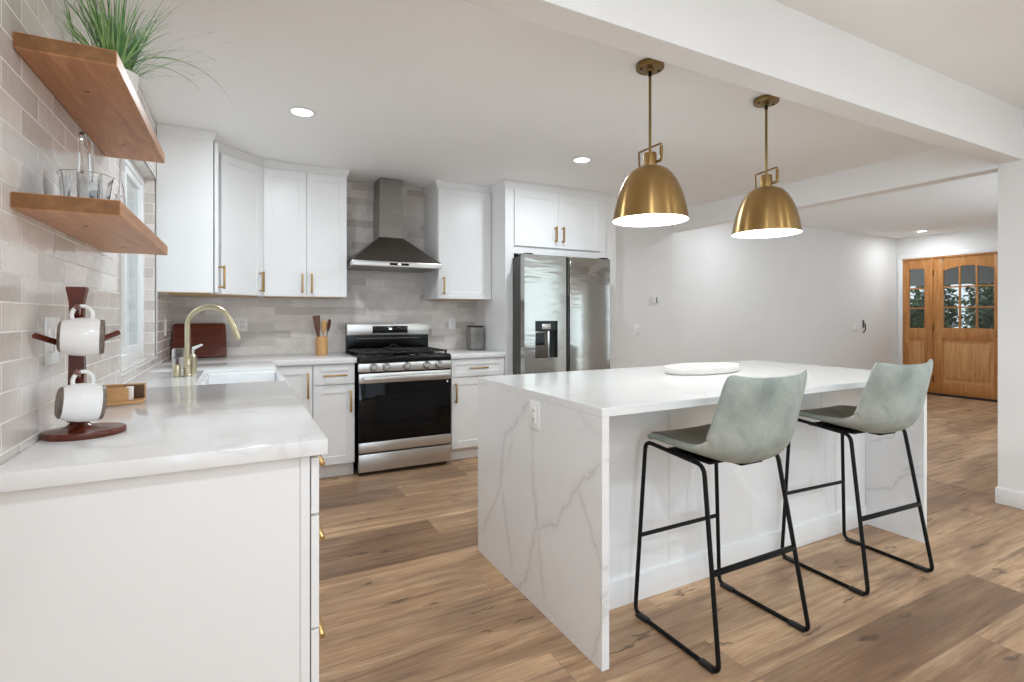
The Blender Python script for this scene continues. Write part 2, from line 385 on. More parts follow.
# ------------------------------------------------------------------ room shell
WX, BY, CZ = -.46, 4.74, 2.44          # tiled side wall, back wall, kitchen ceiling
LZ, HZ = 2.555, 2.51                    # living and hall ceilings
RX, BZ = 4.43, 2.235                    # living-room side wall, beam underside
struct('floor', bx(-.75, 9.9, -7.7, 4.95, -.05, 0), 'floor')
struct('ceiling_kitchen', bx(-.6, RX+.1, 1.5, 4.86, CZ, CZ+.1), 'ceiling')
struct('ceiling_living', bx(-.6, RX+.12, -7.62, 1.5, LZ, LZ+.1), 'paint')
struct('ceiling_hall', bx(RX, 9.75, 1.5, 4.75, HZ, HZ+.1), 'ceiling')
struct('ceiling_beam', bx(-.6, RX+.12, 1.402, 1.522, BZ, LZ+.05), 'paint')
struct('ceiling_header', bx(RX, RX+.12, 1.522, 4.5, 2.212, HZ+.05), 'ceiling')
WY0, WY1, WZ0, WZ1 = 2.78, 3.88, .985, 2.085
b = new()
for a in ((1.0, WY0, 0, 2.7), (WY1, BY+.12, 0, 2.7), (WY0, WY1, 0, WZ0), (WY0, WY1, WZ1, 2.7)): box(b, WX-.12, WX, a[0], a[1], a[2], a[3])
struct('wall_left', b, 'tileL')
b = new()
for a in ((-7.62, -3.75, 0, 2.7), (-1.45, 1.0, 0, 2.7), (-3.75, -1.45, 0, .45), (-3.75, -1.45, 2.15, 2.7)): box(b, WX-.12, WX, *a)
struct('wall_left_living', b, 'paint')
struct('wall_back', bx(WX-.12, 3.19, BY, BY+.12, 0, 2.6), 'tileB')
struct('wall_fridge_stub', bx(3.192, 3.352, 4.12, BY+.12, 0, 2.5), 'paint')
struct('wall_passage', bx(3.345, RX, 4.42, BY+.12, 0, 2.5), 'paint')
struct('wall_hall', bx(RX, 9.72, 4.6, 4.72, 0, 2.6), 'paint')
b = new()
for a in ((-7.62, -1.8, 0, 2.7), (.8, 1.525, 0, 2.7), (-1.8, .8, 0, .1), (-1.8, .8, 2.12, 2.7)): box(b, RX, RX+.12, *a)
struct('wall_right', b, 'paint')
struct('wall_hall_near', bx(RX+.12, 9.72, 1.437, 1.56, 0, 2.65), 'paint')
DX = 9.6
b = new(); box(b, DX, DX+.12, 1.5, 3.13, 0, 2.6); box(b, DX, DX+.12, 4.50, 4.72, 0, 2.6); box(b, DX, DX+.12, 3.13, 4.50, 2.15, 2.6)
struct('wall_entry', b, 'paint')
b = new()
for a in ((WX-.12, -.5, 0, 2.7), (3.9, RX+.12, 0, 2.7), (-.5, 3.9, 2.3, 2.7), (-.5, 3.9, 0, .2)): box(b, a[0], a[1], -7.62, -7.5, a[2], a[3])
struct('wall_rear', b, 'paint')
def baseboard(name, x0, x1, y0, y1, h=.105):
    struct(name, bx(x0, x1, y0, y1, 0, h, bev=.004), 'trimwhite')
baseboard('baseboard_right', RX-.014, RX+.134, -7.4, 1.535)
baseboard('baseboard_hall', RX+.12, DX, 4.586, 4.6)
baseboard('baseboard_passage', 3.345, RX, 4.406, 4.42)
# metal edge strip round the tiled window reveal
b = new(); t = .006
box(b, WX-.004, WX+t, WY0-.008, WY1+.008, WZ0-.012, WZ0); box(b, WX-.004, WX+t, WY0-.008, WY1+.008, WZ1, WZ1+.008)
box(b, WX-.004, WX+t, WY1, WY1+.006, WZ0, WZ1); box(b, WX-.004, WX+t, WY0-.006, WY0, WZ0, WZ1)
struct('trim_1', b, 'edgegrey')
# kitchen window: white sliding window set back in the reveal
wr = bpy.data.objects.new('window_1', None); C.objects.link(wr); wr.location = (-.555, (WY0+WY1)/2, WZ0); wr['kind'] = 'structure'
hw, hh = (WY1-WY0)/2, WZ1-WZ0
b = new(); fw = .05
box(b, -.035, .035, -hw, hw, 0, fw, .003); box(b, -.035, .035, -hw, hw, hh-fw, hh, .003); box(b, -.035, .035, -hw, -hw+fw, fw, hh-fw, .003); box(b, -.035, .035, hw-fw, hw, fw, hh-fw, .003)
obj('window_frame', b, 'trimwhite', wr)
for s in (-1, 1):
    y0, y1 = (-hw+fw, .035) if s < 0 else (-.035+.06, hw-fw)
    x0, x1 = (-.03, -.004) if s < 0 else (-.002, .024)
    b = new(); q = .035
    box(b, x0, x1, y0, y1, fw, fw+q, .003); box(b, x0, x1, y0, y1, hh-fw-q, hh-fw, .003); box(b, x0, x1, y0, y0+q, fw+q, hh-fw-q, .003); box(b, x0, x1, y1-q, y1, fw+q, hh-fw-q, .003)
    sash = obj('window_sash', b, 'trimwhite', wr)
    obj('window_pane', bx((x0+x1)/2-.003, (x0+x1)/2+.003, y0+q, y1-q, fw+q, hh-fw-q), 'pane', sash)

# patio slider in the living-room side wall, beside the camera
ws = bpy.data.objects.new('window_2', None); C.objects.link(ws); ws.location = (RX+.06, -.5, .1); ws['kind'] = 'structure'
b = new()
for y0, y1 in ((-1.3, -1.24), (-.03, .03), (1.24, 1.3)): box(b, -.03, .03, y0, y1, 0, 2.02, .003)
for z0, z1 in ((0, .06), (1.96, 2.02)): box(b, -.03, .03, -1.24, -.03, z0, z1, .003); box(b, -.03, .03, .03, 1.24, z0, z1, .003)
obj('window_frame', b, 'trimwhite', ws)
for y0, y1 in ((-1.24, -.03), (.03, 1.24)): obj('window_pane', bx(-.004, .004, y0, y1, .06, 1.96), 'pane', ws)

# entry door with sidelight
dr = bpy.data.objects.new('door_1', None); C.objects.link(dr); dr.location = (DX, 3.8, 0); dr['kind'] = 'structure'
# local: x depth (negative towards the room), y along the wall
def dy(y): return y-3.8
b = new(); box(b, -.02, .12, dy(3.13), dy(3.17), 0, 2.145, .003); box(b, -.02, .12, dy(4.085), dy(4.105), 0, 2.145, .003); box(b, -.02, .12, dy(3.13), dy(4.50), 2.13, 2.16, .003)
obj('door_frame', b, 'door', dr)
b = new(); box(b, -.025, 0, dy(4.50), dy(4.565), 0, 2.155, .004); box(b, -.025, 0, dy(3.06), dy(3.13), 0, 2.155, .004); box(b, -.025, 0, dy(3.06), dy(4.565), 2.155, 2.22, .004)
obj('door_casing', b, 'trimwhite', dr)
def door_leaf(name, y0, y1, cols, rows, gz0, gz1, gy0, gy1, arch):
    b = new(); x0, x1 = .0, .045
    box(b, x0, x1, y0, gy0, .03, 2.13, .002); box(b, x0, x1, gy1, y1, .03, 2.13, .002)
    box(b, x0, x1, gy0, gy1, .03, .22, .002); box(b, x0, x1, gy0, gy1, .86, gz0, .002)
    # head rail with arched underside
    n = 14; poly = [(gy0, 2.13)]+[(gy0+(gy1-gy0)*k/n, gz1+arch*math.sin(PI*k/n)) for k in range(n+1)]+[(gy1, 2.13)]
    prism(b, poly, 0, 1, Matrix(((0, x1-x0, 0, x0), (1, 0, 0, 0), (0, 0, 1, 0), (0, 0, 0, 1))))
    lf = obj(name, b, 'door', dr)
    pb = new(); box(pb, .012, .036, gy0, gy1, .22, .86); box(pb, .002, .03, gy0+.05, gy1-.05, .27, .81, .012, 3)
    obj('raised_panel', pb, 'doorpanel', lf)
    mb = new(); top = gz1+arch
    for c in range(1, cols): y = gy0+(gy1-gy0)*c/cols; box(mb, x0+.006, x1-.006, y-.011, y+.011, gz0, top-.005, .003)
    for r in range(1, rows): z = gz0+(top-gz0)*r/rows; box(mb, x0+.008, x1-.008, gy0, gy1, z-.011, z+.011, .003)
    obj('muntin', mb, 'door', lf)
    for r in range(rows):
        for c in range(cols):
            ya, yb = gy0+(gy1-gy0)*c/cols, gy0+(gy1-gy0)*(c+1)/cols
            za, zb = gz0+(top-gz0)*r/rows, gz0+(top-gz0)*(r+1)/rows
            if r == rows-1 and arch: zb = gz1+arch*math.sin(PI*(c+.5)/cols)
            obj('glass_pane', bx(.020, .025, ya+.008, yb-.008, za+.008, zb-.004), 'pane', lf)
    return lf
door_leaf('sidelight_panel', dy(4.105), dy(4.50), 1, 3, 1.04, 1.985, dy(4.20), dy(4.415), 0)
lf = door_leaf('door_slab', dy(3.17), dy(4.085), 3, 3, 1.05, 1.93, dy(3.345), dy(3.955), .06)
for z in (.25, 1.05, 1.9): obj('hinge', bx(-.008, .01, dy(4.075), dy(4.10), z-.05, z+.05), 'blackmetal', dr)
b = new(); cyl(b, .026, (0, dy(3.235), .98), (-.012, dy(3.235), .98)); tube(b, fillet([(-.01, dy(3.235), .98), (-.055, dy(3.235), .98), (-.055, dy(3.35), .98)], .02), .009)
obj('door_handle', b, 'brassP', lf)
obj('threshold', bx(-.03, .12, dy(3.13), dy(4.50), 0, .03, bev=.006), 'blackplastic', dr)

# outside: patio, porch beam, bushes, fence beyond the kitchen window
struct('exterior_ground', bx(9.72, 16, 0, 9, -.12, -.04), 'ground')
struct('exterior_porch_roof', bx(9.75, 11.4, 1.5, 6.5, 2.3, 2.4), 'porch')
struct('exterior_porch_beam', bx(11.3, 11.42, 1.5, 6.5, 1.80, 2.3), 'porch')
rnd = random.Random(3)
def bush(loc, r, h, label):
    t = thing('leafy_bush', label, 'bush', loc)
    b = new(); tube(b, [(0, 0, 0), (.02, 0, h*.5), (0, .03, h*.8)], .03, 6); obj('stem', b, 'walnut', t)
    b = new()
    for i in range(1500):
        th = rnd.uniform(0, 2*PI); ph = math.acos(rnd.uniform(-.7, 1)); k = rnd.uniform(.55, 1)
        p = Vector((r*k*math.sin(ph)*math.cos(th), r*k*math.sin(ph)*math.sin(th), h*.55+h*.45*k*math.cos(ph)))
        q = Matrix.Translation(p) @ Matrix.Rotation(rnd.uniform(0, 6), 4, 'Z') @ Matrix.Rotation(rnd.uniform(-1, 1), 4, 'X')
        l = rnd.uniform(.08, .17)
        vs = [b.verts.new(q @ Vector(v)) for v in ((0, 0, 0), (l*.3, l*.5, .01), (0, l*1.1, 0), (-l*.3, l*.5, .01))]; b.faces.new(vs)
    obj('foliage', b, 'bush', t)
for x, y, h, lab in ((12.2, 2.8, 1.75, 'green garden bush outside behind the handle side of the entry door'), (12.2, 4.1, 1.7, 'green garden bush outside behind the middle door panes'),
                     (12.2, 5.4, 1.75, 'green garden bush outside behind the hinge side of the door'), (13.5, 3.5, 2.1, 'tall bush outside in the second row behind the door panes'),
                     (13.5, 4.6, 2.1, 'tall bush outside in the second row between door and sidelight'), (13.5, 5.75, 2.1, 'tall bush outside in the second row behind the sidelight'),
                     (14.8, 4.0, 2.5, 'tallest garden bush in the last row behind the door panes'), (14.8, 5.2, 2.5, 'tallest garden bush in the last row behind door and sidelight')):
    bush((x, y, -.04), .5, h, lab)
t = thing('fence', 'grey board fence outside the kitchen window', 'fence', (-1.9, 3.4, 0))
for k in range(24): obj('fence_board', bx(-.012, .012, -2.4+k*.2, -2.4+k*.2+.192, 0, 2.3), 'fence', t)
struct('exterior_side_ground', bx(-3, WX-.12, .5, 7, -.12, -.04), 'ground')

# ------------------------------------------------------------------ cabinets
def pull(parent, x, y, z, ln=.155, vertical=True):
    """gold bar pull standing off a front at y (facing -y)"""
    b = new(); h = ln/2; r = .0068; d = .03
    if vertical:
        box(b, x-r, x+r, y-d-r*2, y-d, z-h, z+h, .0012); cyl(b, r*.9, (x, y, z-h+.012), (x, y-d, z-h+.012), 10); cyl(b, r*.9, (x, y, z+h-.012), (x, y-d, z+h-.012), 10)
    else:
        box(b, x-h, x+h, y-d-r*2, y-d, z-r, z+r, .0012); cyl(b, r*.9, (x-h+.012, y, z), (x-h+.012, y-d, z), 10); cyl(b, r*.9, (x+h-.012, y, z), (x+h-.012, y-d, z), 10)
    return obj('handle', b, 'brassP', parent)
def shaker(name, parent, x0, x1, z0, z1, y=0, th=.02, rail=.06, hx=None, hz=None, vertical=True, ln=.155, label=None):
    """front standing from y-th to y, recessed centre panel"""
    b = new(); g = .0015; x0 += g; x1 -= g; z0 += g; z1 -= g
    if z1-z0 > 2*rail+.02 and x1-x0 > 2*rail+.02:
        box(b, x0, x0+rail, y-th, y, z0, z1, .0012, 1); box(b, x1-rail, x1, y-th, y, z0, z1, .0012, 1)
        box(b, x0+rail, x1-rail, y-th, y, z0, z0+rail, .0012, 1); box(b, x0+rail, x1-rail, y-th, y, z1-rail, z1, .0012, 1)
        box(b, x0+rail, x1-rail, y-th+.007, y-.002, z0+rail, z1-rail)
    else: box(b, x0, x1, y-th, y, z0, z1, .0015, 1)
    d = obj(name, b, 'cab', parent, label)
    if hx is not None: pull(d, hx, y-th, hz, ln, vertical)
    return d
UB, UT = 1.388, 2.383
def crown(parent, pts, h0=UT, h1=CZ):
    """moulding along a path of (x, y), outside to its right"""
    b = new()
    prof = [(0, h0), (.006, h0), (.008, h0+.012), (.018, h0+.03), (.02, h1-.006), (.02, h1-.001), (0, h1-.001)]
    P = [Vector((x, y, 0)) for x, y in pts]; rings = []
    for i, p in enumerate(P):
        d0 = (P[i]-P[i-1]).normalized() if i else (P[1]-P[0]).normalized(); d1 = (P[i+1]-P[i]).normalized() if i < len(P)-1 else d0
        n0 = Vector((d0.y, -d0.x, 0)); n1 = Vector((d1.y, -d1.x, 0)); nn = (n0+n1).normalized(); k = 1/max(.3, nn.dot(n0))
        rings.append([b.verts.new(p+nn*k*o+Vector((0, 0, z))) for o, z in prof])
    for a, c in zip(rings, rings[1:]):
        m = len(prof)
        for i in range(m): b.faces.new((a[i], a[(i+1) % m], c[(i+1) % m], c[i]))
    b.faces.new(rings[0]); b.faces.new(rings[-1])
    return obj('crown_moulding', b, 'cab', parent)
def upper(label, x0, x1, y, depth, doors, loc, rotz=0, crown_pts=None):
    t = thing('upper_cabinet', label, 'cabinet', loc, rotz); return t
# left-wall upper: local x runs along +y of the room, front faces +x
t = thing('upper_cabinet', 'narrow white wall cabinet with a plain side panel beside the window', 'cabinet', (WX+.31, 3.90, 0), PI/2)
b = bx(0, .225, .002, .308, UB, UT+.03); obj('cabinet_box', b, 'cab', t)
obj('bottom_panel', bx(.015, .215, .02, .29, UB-.004, UB+.004), 'cabin', t)
shaker('door', t, .012, .222, UB, UT-.007, -.004, hx=.045, hz=UB+.105)
crown(t, [(0, .308), (0, 0), (.222, 0)])
# diagonal corner upper
t = thing('upper_cabinet', 'white corner wall cabinet with a single angled door', 'cabinet', (WX+.31, 4.128, 0))
a0, a1 = Vector((0, 0, 0)), Vector((.305, .292, 0)); ln = (a1-a0).length; ang = math.atan2(.292, .305)
b = new(); vs = [(0, .003), (.305, .292), (.305, BY-4.128-.002), (-.308, BY-4.128-.002), (-.308, .003)]
prism(b, [(x, y) for x, y in vs], UB, UT+.03)
for v in b.verts: v.co = Vector((v.co.x, v.co.z, v.co.y))
obj('cabinet_box', b, 'cab', t)
b = new(); prism(b, [(.0, .02), (.28, .3), (.28, .58), (-.28, .58), (-.28, .02)], UB-.004, UB+.002)
for v in b.verts: v.co = Vector((v.co.x, v.co.z, v.co.y))
obj('bottom_panel', b, 'cabin', t)
d = shaker('door', t, .03, ln-.012, UB, UT-.007, -.003, hx=ln-.05, hz=UB+.105); d.rotation_euler = (0, 0, ang)
crown(t, [(0, 0), (.305, .292)])
# two-door upper on the back wall
UX = .157
t = thing('upper_cabinet', 'white double door wall cabinet between corner cabinet and range hood', 'cabinet', (UX, 4.42, 0))
obj('cabinet_box', bx(0.001, .625, 0, BY-4.42-.002, UB, UT+.03), 'cab', t)
obj('bottom_panel', bx(.02, .605, .02, .3, UB-.004, UB+.002), 'cabin', t)
shaker('door', t, .003, .315, UB, UT-.007, 0, hx=.28, hz=UB+.105); shaker('door', t, .315, .625, UB, UT-.007, 0, hx=.35, hz=UB+.105)
crown(t, [(0.005, 0), (.625, 0), (.625, BY-4.42-.003)])
# single-door upper right of the hood
t = thing('upper_cabinet', 'white single door wall cabinet between range hood and fridge', 'cabinet', (1.556, 4.375, 0))
obj('cabinet_box', bx(0, .522, 0, BY-4.375-.002, UB, UT+.03), 'cab', t)
obj('bottom_panel', bx(.02, .50, .02, .34, UB-.004, UB+.002), 'cabin', t)
shaker('door', t, .003, .519, UB, UT-.007, 0, hx=.045, hz=UB+.115)
crown(t, [(0, BY-4.375-.003), (0, 0), (.52, 0)])
# fridge surround
FXL, FXR, FYF = 2.08, 3.19, 4.075
t = thing('fridge_cabinet', 'white cabinet with two short doors above the fridge, on a tall side panel', 'cabinet', (FXL, FYF, 0))
w = FXR-FXL
obj('side_panel', bx(0, .022, 0, BY-FYF-.002, 0, UT+.03), 'cab', t)
obj('filler_panel', bx(.022, .085, 0, .03, 0, 1.795), 'cab', t)
obj('filler_panel', bx(w-.04, w, 0, .03, 0, 1.795), 'cab', t)
obj('cabinet_box', bx(.022, w, 0, BY-FYF-.002, 1.795, UT+.03), 'cab', t)
zb, zt = 1.862, 2.365
shaker('door', t, .085, .545, zb, zt, 0, hx=.505, hz=zb+.125, ln=.145); shaker('door', t, .545, w-.075, zb, zt, 0, hx=.585, hz=zb+.125, ln=.145)
crown(t, [(0, BY-FYF-.35), (0, 0), (w, 0)])
obj('kick_panel', bx(.022, w, .3, .31, 0, .05), 'gap', t)

# base cabinets: back run, fronts at y = 4.10
FY = 4.105; BZT = .872
def base_box(t, x0, x1, dep, panel=True):
    obj('cabinet_box', bx(x0, x1, 0, dep, .105, BZT), 'cab', t)
    obj('toe_kick', bx(x0, x1, .05, .065, 0, .105), 'cab', t)
t = thing('base_cabinet', 'white blind corner base cabinet with a single door near the sink', 'cabinet', (.19, FY, 0))
base_box(t, 0, .290, BY-FY-.002); shaker('door', t, .012, .289, .11, .865, 0, hx=.255, hz=.72, ln=.19)
t = thing('base_cabinet', 'narrow white base cabinet with drawer and door beside the range', 'cabinet', (.482, FY, 0))
base_box(t, 0, .305, BY-FY-.002); shaker('drawer', t, .002, .303, .716, .865, 0, rail=.045, hx=.155, hz=.787, vertical=False, ln=.17); shaker('door', t, .002, .303, .11, .712, 0, hx=.268, hz=.585, ln=.165)
t = thing('base_cabinet', 'white base cabinet with drawer and door between range and fridge', 'cabinet', (1.575, FY, 0))
base_box(t, 0, .502, BY-FY-.002); shaker('drawer', t, .002, .50, .716, .865, 0, rail=.045, hx=.245, hz=.79, vertical=False, ln=.17); shaker('door', t, .002, .50, .11, .712, 0, hx=.035, hz=.585, ln=.165)
# left run, fronts face +x (local x -> room +y, local -y -> room +x)
FX = .163
t = thing('base_cabinet', 'white three drawer base cabinet with a flat end panel under the mug tree', 'cabinet', (FX, 1.45, 0), PI/2)
obj('end_panel', bx(-.001, .012, .024, FX-WX-.002, 0, BZT), 'cab', t)
obj('end_stile', bx(-.003, .012, 0, .023, 0, BZT), 'cab', t)
obj('cabinet_box', bx(.012, .62, .004, FX-WX-.002, .105, BZT), 'cab', t)
obj('toe_kick', bx(.012, .62, .06, .075, 0, .105), 'cab', t)
for z0, z1, hz in ((.712, .862, .787), (.41, .707, .56), (.11, .405, .262)):
    shaker('drawer', t, .002, .618, z0, z1, -.004, rail=.05, hx=.31, hz=hz, vertical=False, ln=.2)
t = thing('base_cabinet', 'white base cabinet with two doors before the farmhouse sink', 'cabinet', (FX, 2.075, 0), PI/2)
base_box(t, 0, .70, FX-WX-.002); shaker('door', t, .003, .35, .11, .862, -.002, hx=.31, hz=.74); shaker('door', t, .35, .697, .11, .862, -.002, hx=.39, hz=.74)
t = thing('base_cabinet', 'white sink base cabinet with two doors under the farmhouse sink', 'cabinet', (FX, 2.78, 0), PI/2)
obj('cabinet_box', bx(0, .84, 0, FX-WX-.002, .105, .64), 'cab', t); obj('toe_kick', bx(0, .84, .05, .065, 0, .105), 'cab', t)
shaker('door', t, .003, .42, .11, .635, -.002, hx=.38, hz=.54); shaker('door', t, .42, .837, .11, .635, -.002, hx=.46, hz=.54)
t = thing('base_cabinet', 'white corner filler base cabinet behind the farmhouse sink', 'cabinet', (FX, 3.63, 0), PI/2)
base_box(t, 0, .46, FX-WX-.002)

# worktops
CT, CB = .914, .874; CX = .205
SY0, SY1, SX0 = 2.815, 3.56, -.185
b = new()
box(b, WX+.001, CX, 1.422, SY0, CB, CT, .003); box(b, WX+.001, SX0, SY0, SY1, CB, CT); box(b, WX+.001, CX, SY1, 4.07, CB, CT, .002)
box(b, WX+.001, .798, 4.07, BY-.001, CB, CT, .002)
tag(obj('worktop', b, 'quartz'), 'white L-shaped quartz worktop holding the sink, running from end panel to range', 'worktop')
tag(obj('worktop', bx(1.567, 2.078, 4.07, BY-.001, CB, CT, bev=.003), 'quartz'), 'short white quartz worktop between range and fridge', 'worktop')
# farmhouse sink
t = thing('farmhouse_sink', 'white apron front sink set into the worktop under the window', 'sink', ((SX0+.225)/2, (SY0+SY1)/2, .66))
hx_, hy_ = (.228-SX0)/2, (SY1-SY0)/2-.001
b = new(); z0, z1 = 0, .232; wl = .022
box(b, -hx_, hx_, -hy_, hy_, z0, z0+.02, .004); box(b, -hx_, -hx_+wl, -hy_, hy_, z0+.02, z1, .006, 3); box(b, hx_-wl*1.3, hx_, -hy_, hy_, z0, z1, .01, 3)
box(b, -hx_+wl, hx_-wl*1.3, -hy_, -hy_+wl, z0+.02, z1, .006, 3); box(b, -hx_+wl, hx_-wl*1.3, hy_-wl, hy_, z0+.02, z1, .006, 3)
obj('basin', b, 'sinkwhite', t)
b = new(); lathe(b, [(0, .003), (.03, .003), (.042, .006), (.045, 0)], 24, Matrix.Translation((0, 0, .02))); obj('drain', b, 'chrome', t)
# faucet
t = thing('kitchen_faucet', 'champagne brass gooseneck faucet with pull-down spray behind the sink', 'faucet', (-.246, 3.255, CT))
b = new(); lathe(b, [(0, 0), (.026, 0), (.026, .006), (.02, .012), (.0195, .09), (.016, .096), (0, .096)], 24); obj('base', b, 'brassF', t)
R = .106; H = .265
pts = [(0, 0, .09), (0, 0, H)]+[(R-R*math.cos(a), 0, H+R*math.sin(a)) for a in [PI*k/20*.9 for k in range(1, 21)]]
b = new(); tube(b, pts, .0135, 14); sp = obj('spout', b, 'brassF', t); sp.rotation_euler = (0, 0, -.2)
e = Vector(pts[-1]); dv = (Vector(pts[-1])-Vector(pts[-2])).normalized()
b = new(); q = Matrix.Translation(e) @ dv.to_track_quat('Z', 'Y').to_matrix().to_4x4()
lathe(b, [(0, 0), (.0145, 0), (.015, .01), (.0165, .05), (.0165, .105), (.014, .113), (0, .113)], 20, q); sh = obj('spray_head', b, 'brassF', t); sh.rotation_euler = (0, 0, -.2)
b = new(); cyl(b, .011, (0, -.018, .055), (0, -.045, .055), 14); tube(b, [(0, -.04, .055), (-.005, -.05, .075), (-.012, -.06, .125)], [.006, .0055, .004], 10); obj('lever', b, 'brassF', t)
b = new(); lathe(b, [(0, 0), (.017, 0), (.018, .003), (.0165, .06), (.013, .066), (0, .066)], 20)
tag(obj('air_gap', b, 'brassF', loc=(-.292, 3.235, CT)), 'short brass air gap cap on worktop beside the faucet base', 'air gap')
b = new()
lathe(b, [(0, 0), (.019, 0), (.02, .004), (.0195, .10), (.012, .108), (0, .108)], 20)
t = thing('soap_dispenser', 'brass soap dispenser with white pump spout behind the faucet', 'soap dispenser', (-.228, 3.36, CT))
obj('body', b, 'brassF', t); b = new(); cyl(b, .006, (0, 0, .108), (0, 0, .14), 10); tube(b, [(0, 0, .14), (.02, -.005, .15), (.045, -.01, .162)], [.010, .008, .005], 10); obj('pump', b, 'white_plastic', t)
t = thing('soap_bottle', 'clear soap bottle with white label edges behind the faucet', 'bottle', (-.305, 3.45, CT))
b = new(); lathe(b, [(0, 0), (.03, 0), (.031, .004), (.031, .13), (.026, .14), (.024, .14), (.028, .128), (.028, .006), (0, .006)], 24); obj('body', b, 'glass', t)
b = new(); lathe(b, [(0, .007), (.027, .007), (.027, .09), (0, .09)], 20); obj('liquid_soap', b, 'soap', t)

# ------------------------------------------------------------------ range
RX0 = .802; t = thing('gas_range', 'stainless steel gas range with black glass oven door between base cabinets', 'range', (RX0, 4.06, 0)); RW = .757
obj('body', bx(.003, RW-.003, .012, BY-4.06-.02, .03, .905), 'blackenamel', t)
b = new(); box(b, 0, RW, .0, .55, .895, .92, .006); obj('cooktop', b, 'blackenamel', t)
obj('cooktop_lip', bx(0, RW, -.012, .012, .868, .914, bev=.008, seg=3), 'blackenamel', t)
cp = obj('control_panel', bx(0, RW, -.022, .012, .802, .867, bev=.003), 'steel', t)
for x in (.115, .215, .378, .545, .645):
    k = new(); q = Matrix.Translation((x, -.022, .836)) @ Matrix.Rotation(PI/2, 4, 'X')
    lathe(k, [(0, 0), (.026, 0), (.027, .004), (.023, .008), (.022, .026), (.019, .031), (0, .031)], 24, q); kn = obj('knob', k, 'steel', t)
    obj('knob_collar', lathe(new(), [(.0, 0), (.031, 0), (.031, .003), (0, .003)], 24, q), 'blackplastic', kn)
    obj('grip', bx(x-.004, x+.004, -.06, -.05, .818, .854, bev=.002), 'chrome', kn)
d = obj('oven_door', bx(.004, RW-.004, -.02, .012, .255, .79, bev=.004), 'blackglass', t, 'black glass oven door')
obj('oven_window', bx(.13, RW-.13, -.0215, -.018, .36, .62), 'ovenwin', d)
obj('door_trim', bx(.004, RW-.004, -.024, -.019, .715, .79, bev=.002), 'steel', d)
b = new(); box(b, .03, RW-.03, -.068, -.046, .735, .768, .006, 3); box(b, .03, .055, -.05, -.022, .74, .763, .003); box(b, RW-.055, RW-.03, -.05, -.022, .74, .763, .003)
obj('handle', b, 'steel', d)
obj('door_lower_band', bx(.004, RW-.004, -.024, .0, .18, .258, bev=.002), 'steel', d)
obj('energy_sticker', lathe(new(), [(0, 0), (.008, 0), (.008, .001), (0, .001)], 16, Matrix.Translation((RW-.035, -.0205, .695)) @ Matrix.Rotation(PI/2, 4, 'X')), 'white_plastic', d)
obj('drawer', bx(.004, RW-.004, -.022, .012, .032, .168, bev=.003), 'steel', t)
for x in (.04, RW-.04):
    b = new(); cyl(b, .015, (x, .05, 0), (x, .05, .03), 12); obj('foot', b, 'blackplastic', t)
b = new(); box(b, .012, RW-.012, .54, .60, .92, 1.16, .006); bg = obj('backguard', b, 'blackenamel', t)
obj('backguard_panel', bx(.012, RW-.012, .525, .545, 1.066, 1.162, bev=.004), 'steel', bg)
obj('display_glass', bx(.23, .545, .521, .527, 1.083, 1.145, bev=.002), 'blackglass', bg)
obj('clock_display', bx(.375, .40, .5195, .5215, 1.112, 1.128), 'display', bg)
obj('vent_slot', bx(.10, RW-.10, .536, .5405, 1.035, 1.040), 'steelD', bg)
for gx in (.02, .262, .5):
    b = new(); gw = .236; z = .945
    for yy in (.03, .51): box(b, gx, gx+gw, yy-.006, yy+.006, z-.006, z+.006, .002)
    for xx in (gx+.006, gx+gw-.006): box(b, xx-.006, xx+.006, .03, .51, z-.006, z+.006, .002)
    for yy in (.15, .27, .39): box(b, gx, gx+gw, yy-.005, yy+.005, z-.005, z+.007, .002)
    for xx in (gx+gw/2,): box(b, xx-.005, xx+.005, .03, .51, z-.005, z+.007, .002)
    for xx in (gx+.01, gx+gw-.01):
        for yy in (.035, .505): box(b, xx-.006, xx+.006, yy-.006, yy+.006, .918, z)
    obj('grate', b, 'iron', t)
for x, y, r in ((.135, .14, .045), (.135, .40, .038), (.378, .27, .05), (.62, .14, .042), (.62, .40, .038)):
    b = new(); lathe(b, [(0, .918), (r, .918), (r, .928), (r*.8, .934), (0, .934)], 24, Matrix.Translation((x, y, 0))); obj('burner', b, 'iron', t)
b = new(); n = 16
for i in range(n+1):
    pass
box(b, .30, .456, .10, .46, .952, .962, .004); tube(b, [(.36, .46, .965), (.40, .475, .985), (.43, .46, .965)], .006, 8)
obj('griddle', b, 'iron', t)

# range hood
t = thing('range_hood', 'stainless chimney range hood on the tiled wall above the range', 'range hood', (1.178, BY-.001, 1.645))
hw_ = .378
b = new(); box(b, -hw_, hw_, -.475, 0, 0, .042, .003); obj('canopy_lip', b, 'steel', t)
b = new(); z0, z1 = .042, .275; A = [(-hw_, -.475), (hw_, -.475), (hw_, 0), (-hw_, 0)]; B = [(-.105, -.24), (.105, -.24), (.105, 0), (-.105, 0)]
va = [b.verts.new((x, y, z0)) for x, y in A]; vb = [b.verts.new((x, y, z1)) for x, y in B]
for i in range(4): b.faces.new((va[i], va[(i+1) % 4], vb[(i+1) % 4], vb[i]))
b.faces.new(va[::-1]); b.faces.new(vb); obj('canopy', b, 'steelD', t)
obj('chimney', bx(-.105, .105, -.24, 0, .275, .62), 'steelM', t)
obj('chimney_upper', bx(-.1, .1, -.235, 0, .62, CZ-1.645-.001), 'steelM', t)
cpn = obj('control_strip', bx(-.075, .085, -.478, -.472, .012, .03), 'blackglass', t); obj('hood_display', bx(-.008, .018, -.4795, -.4775, .015, .027), 'display', cpn)
obj('filter_panel', bx(-.34, .34, -.44, -.03, -.004, .002), 'steelD', t)

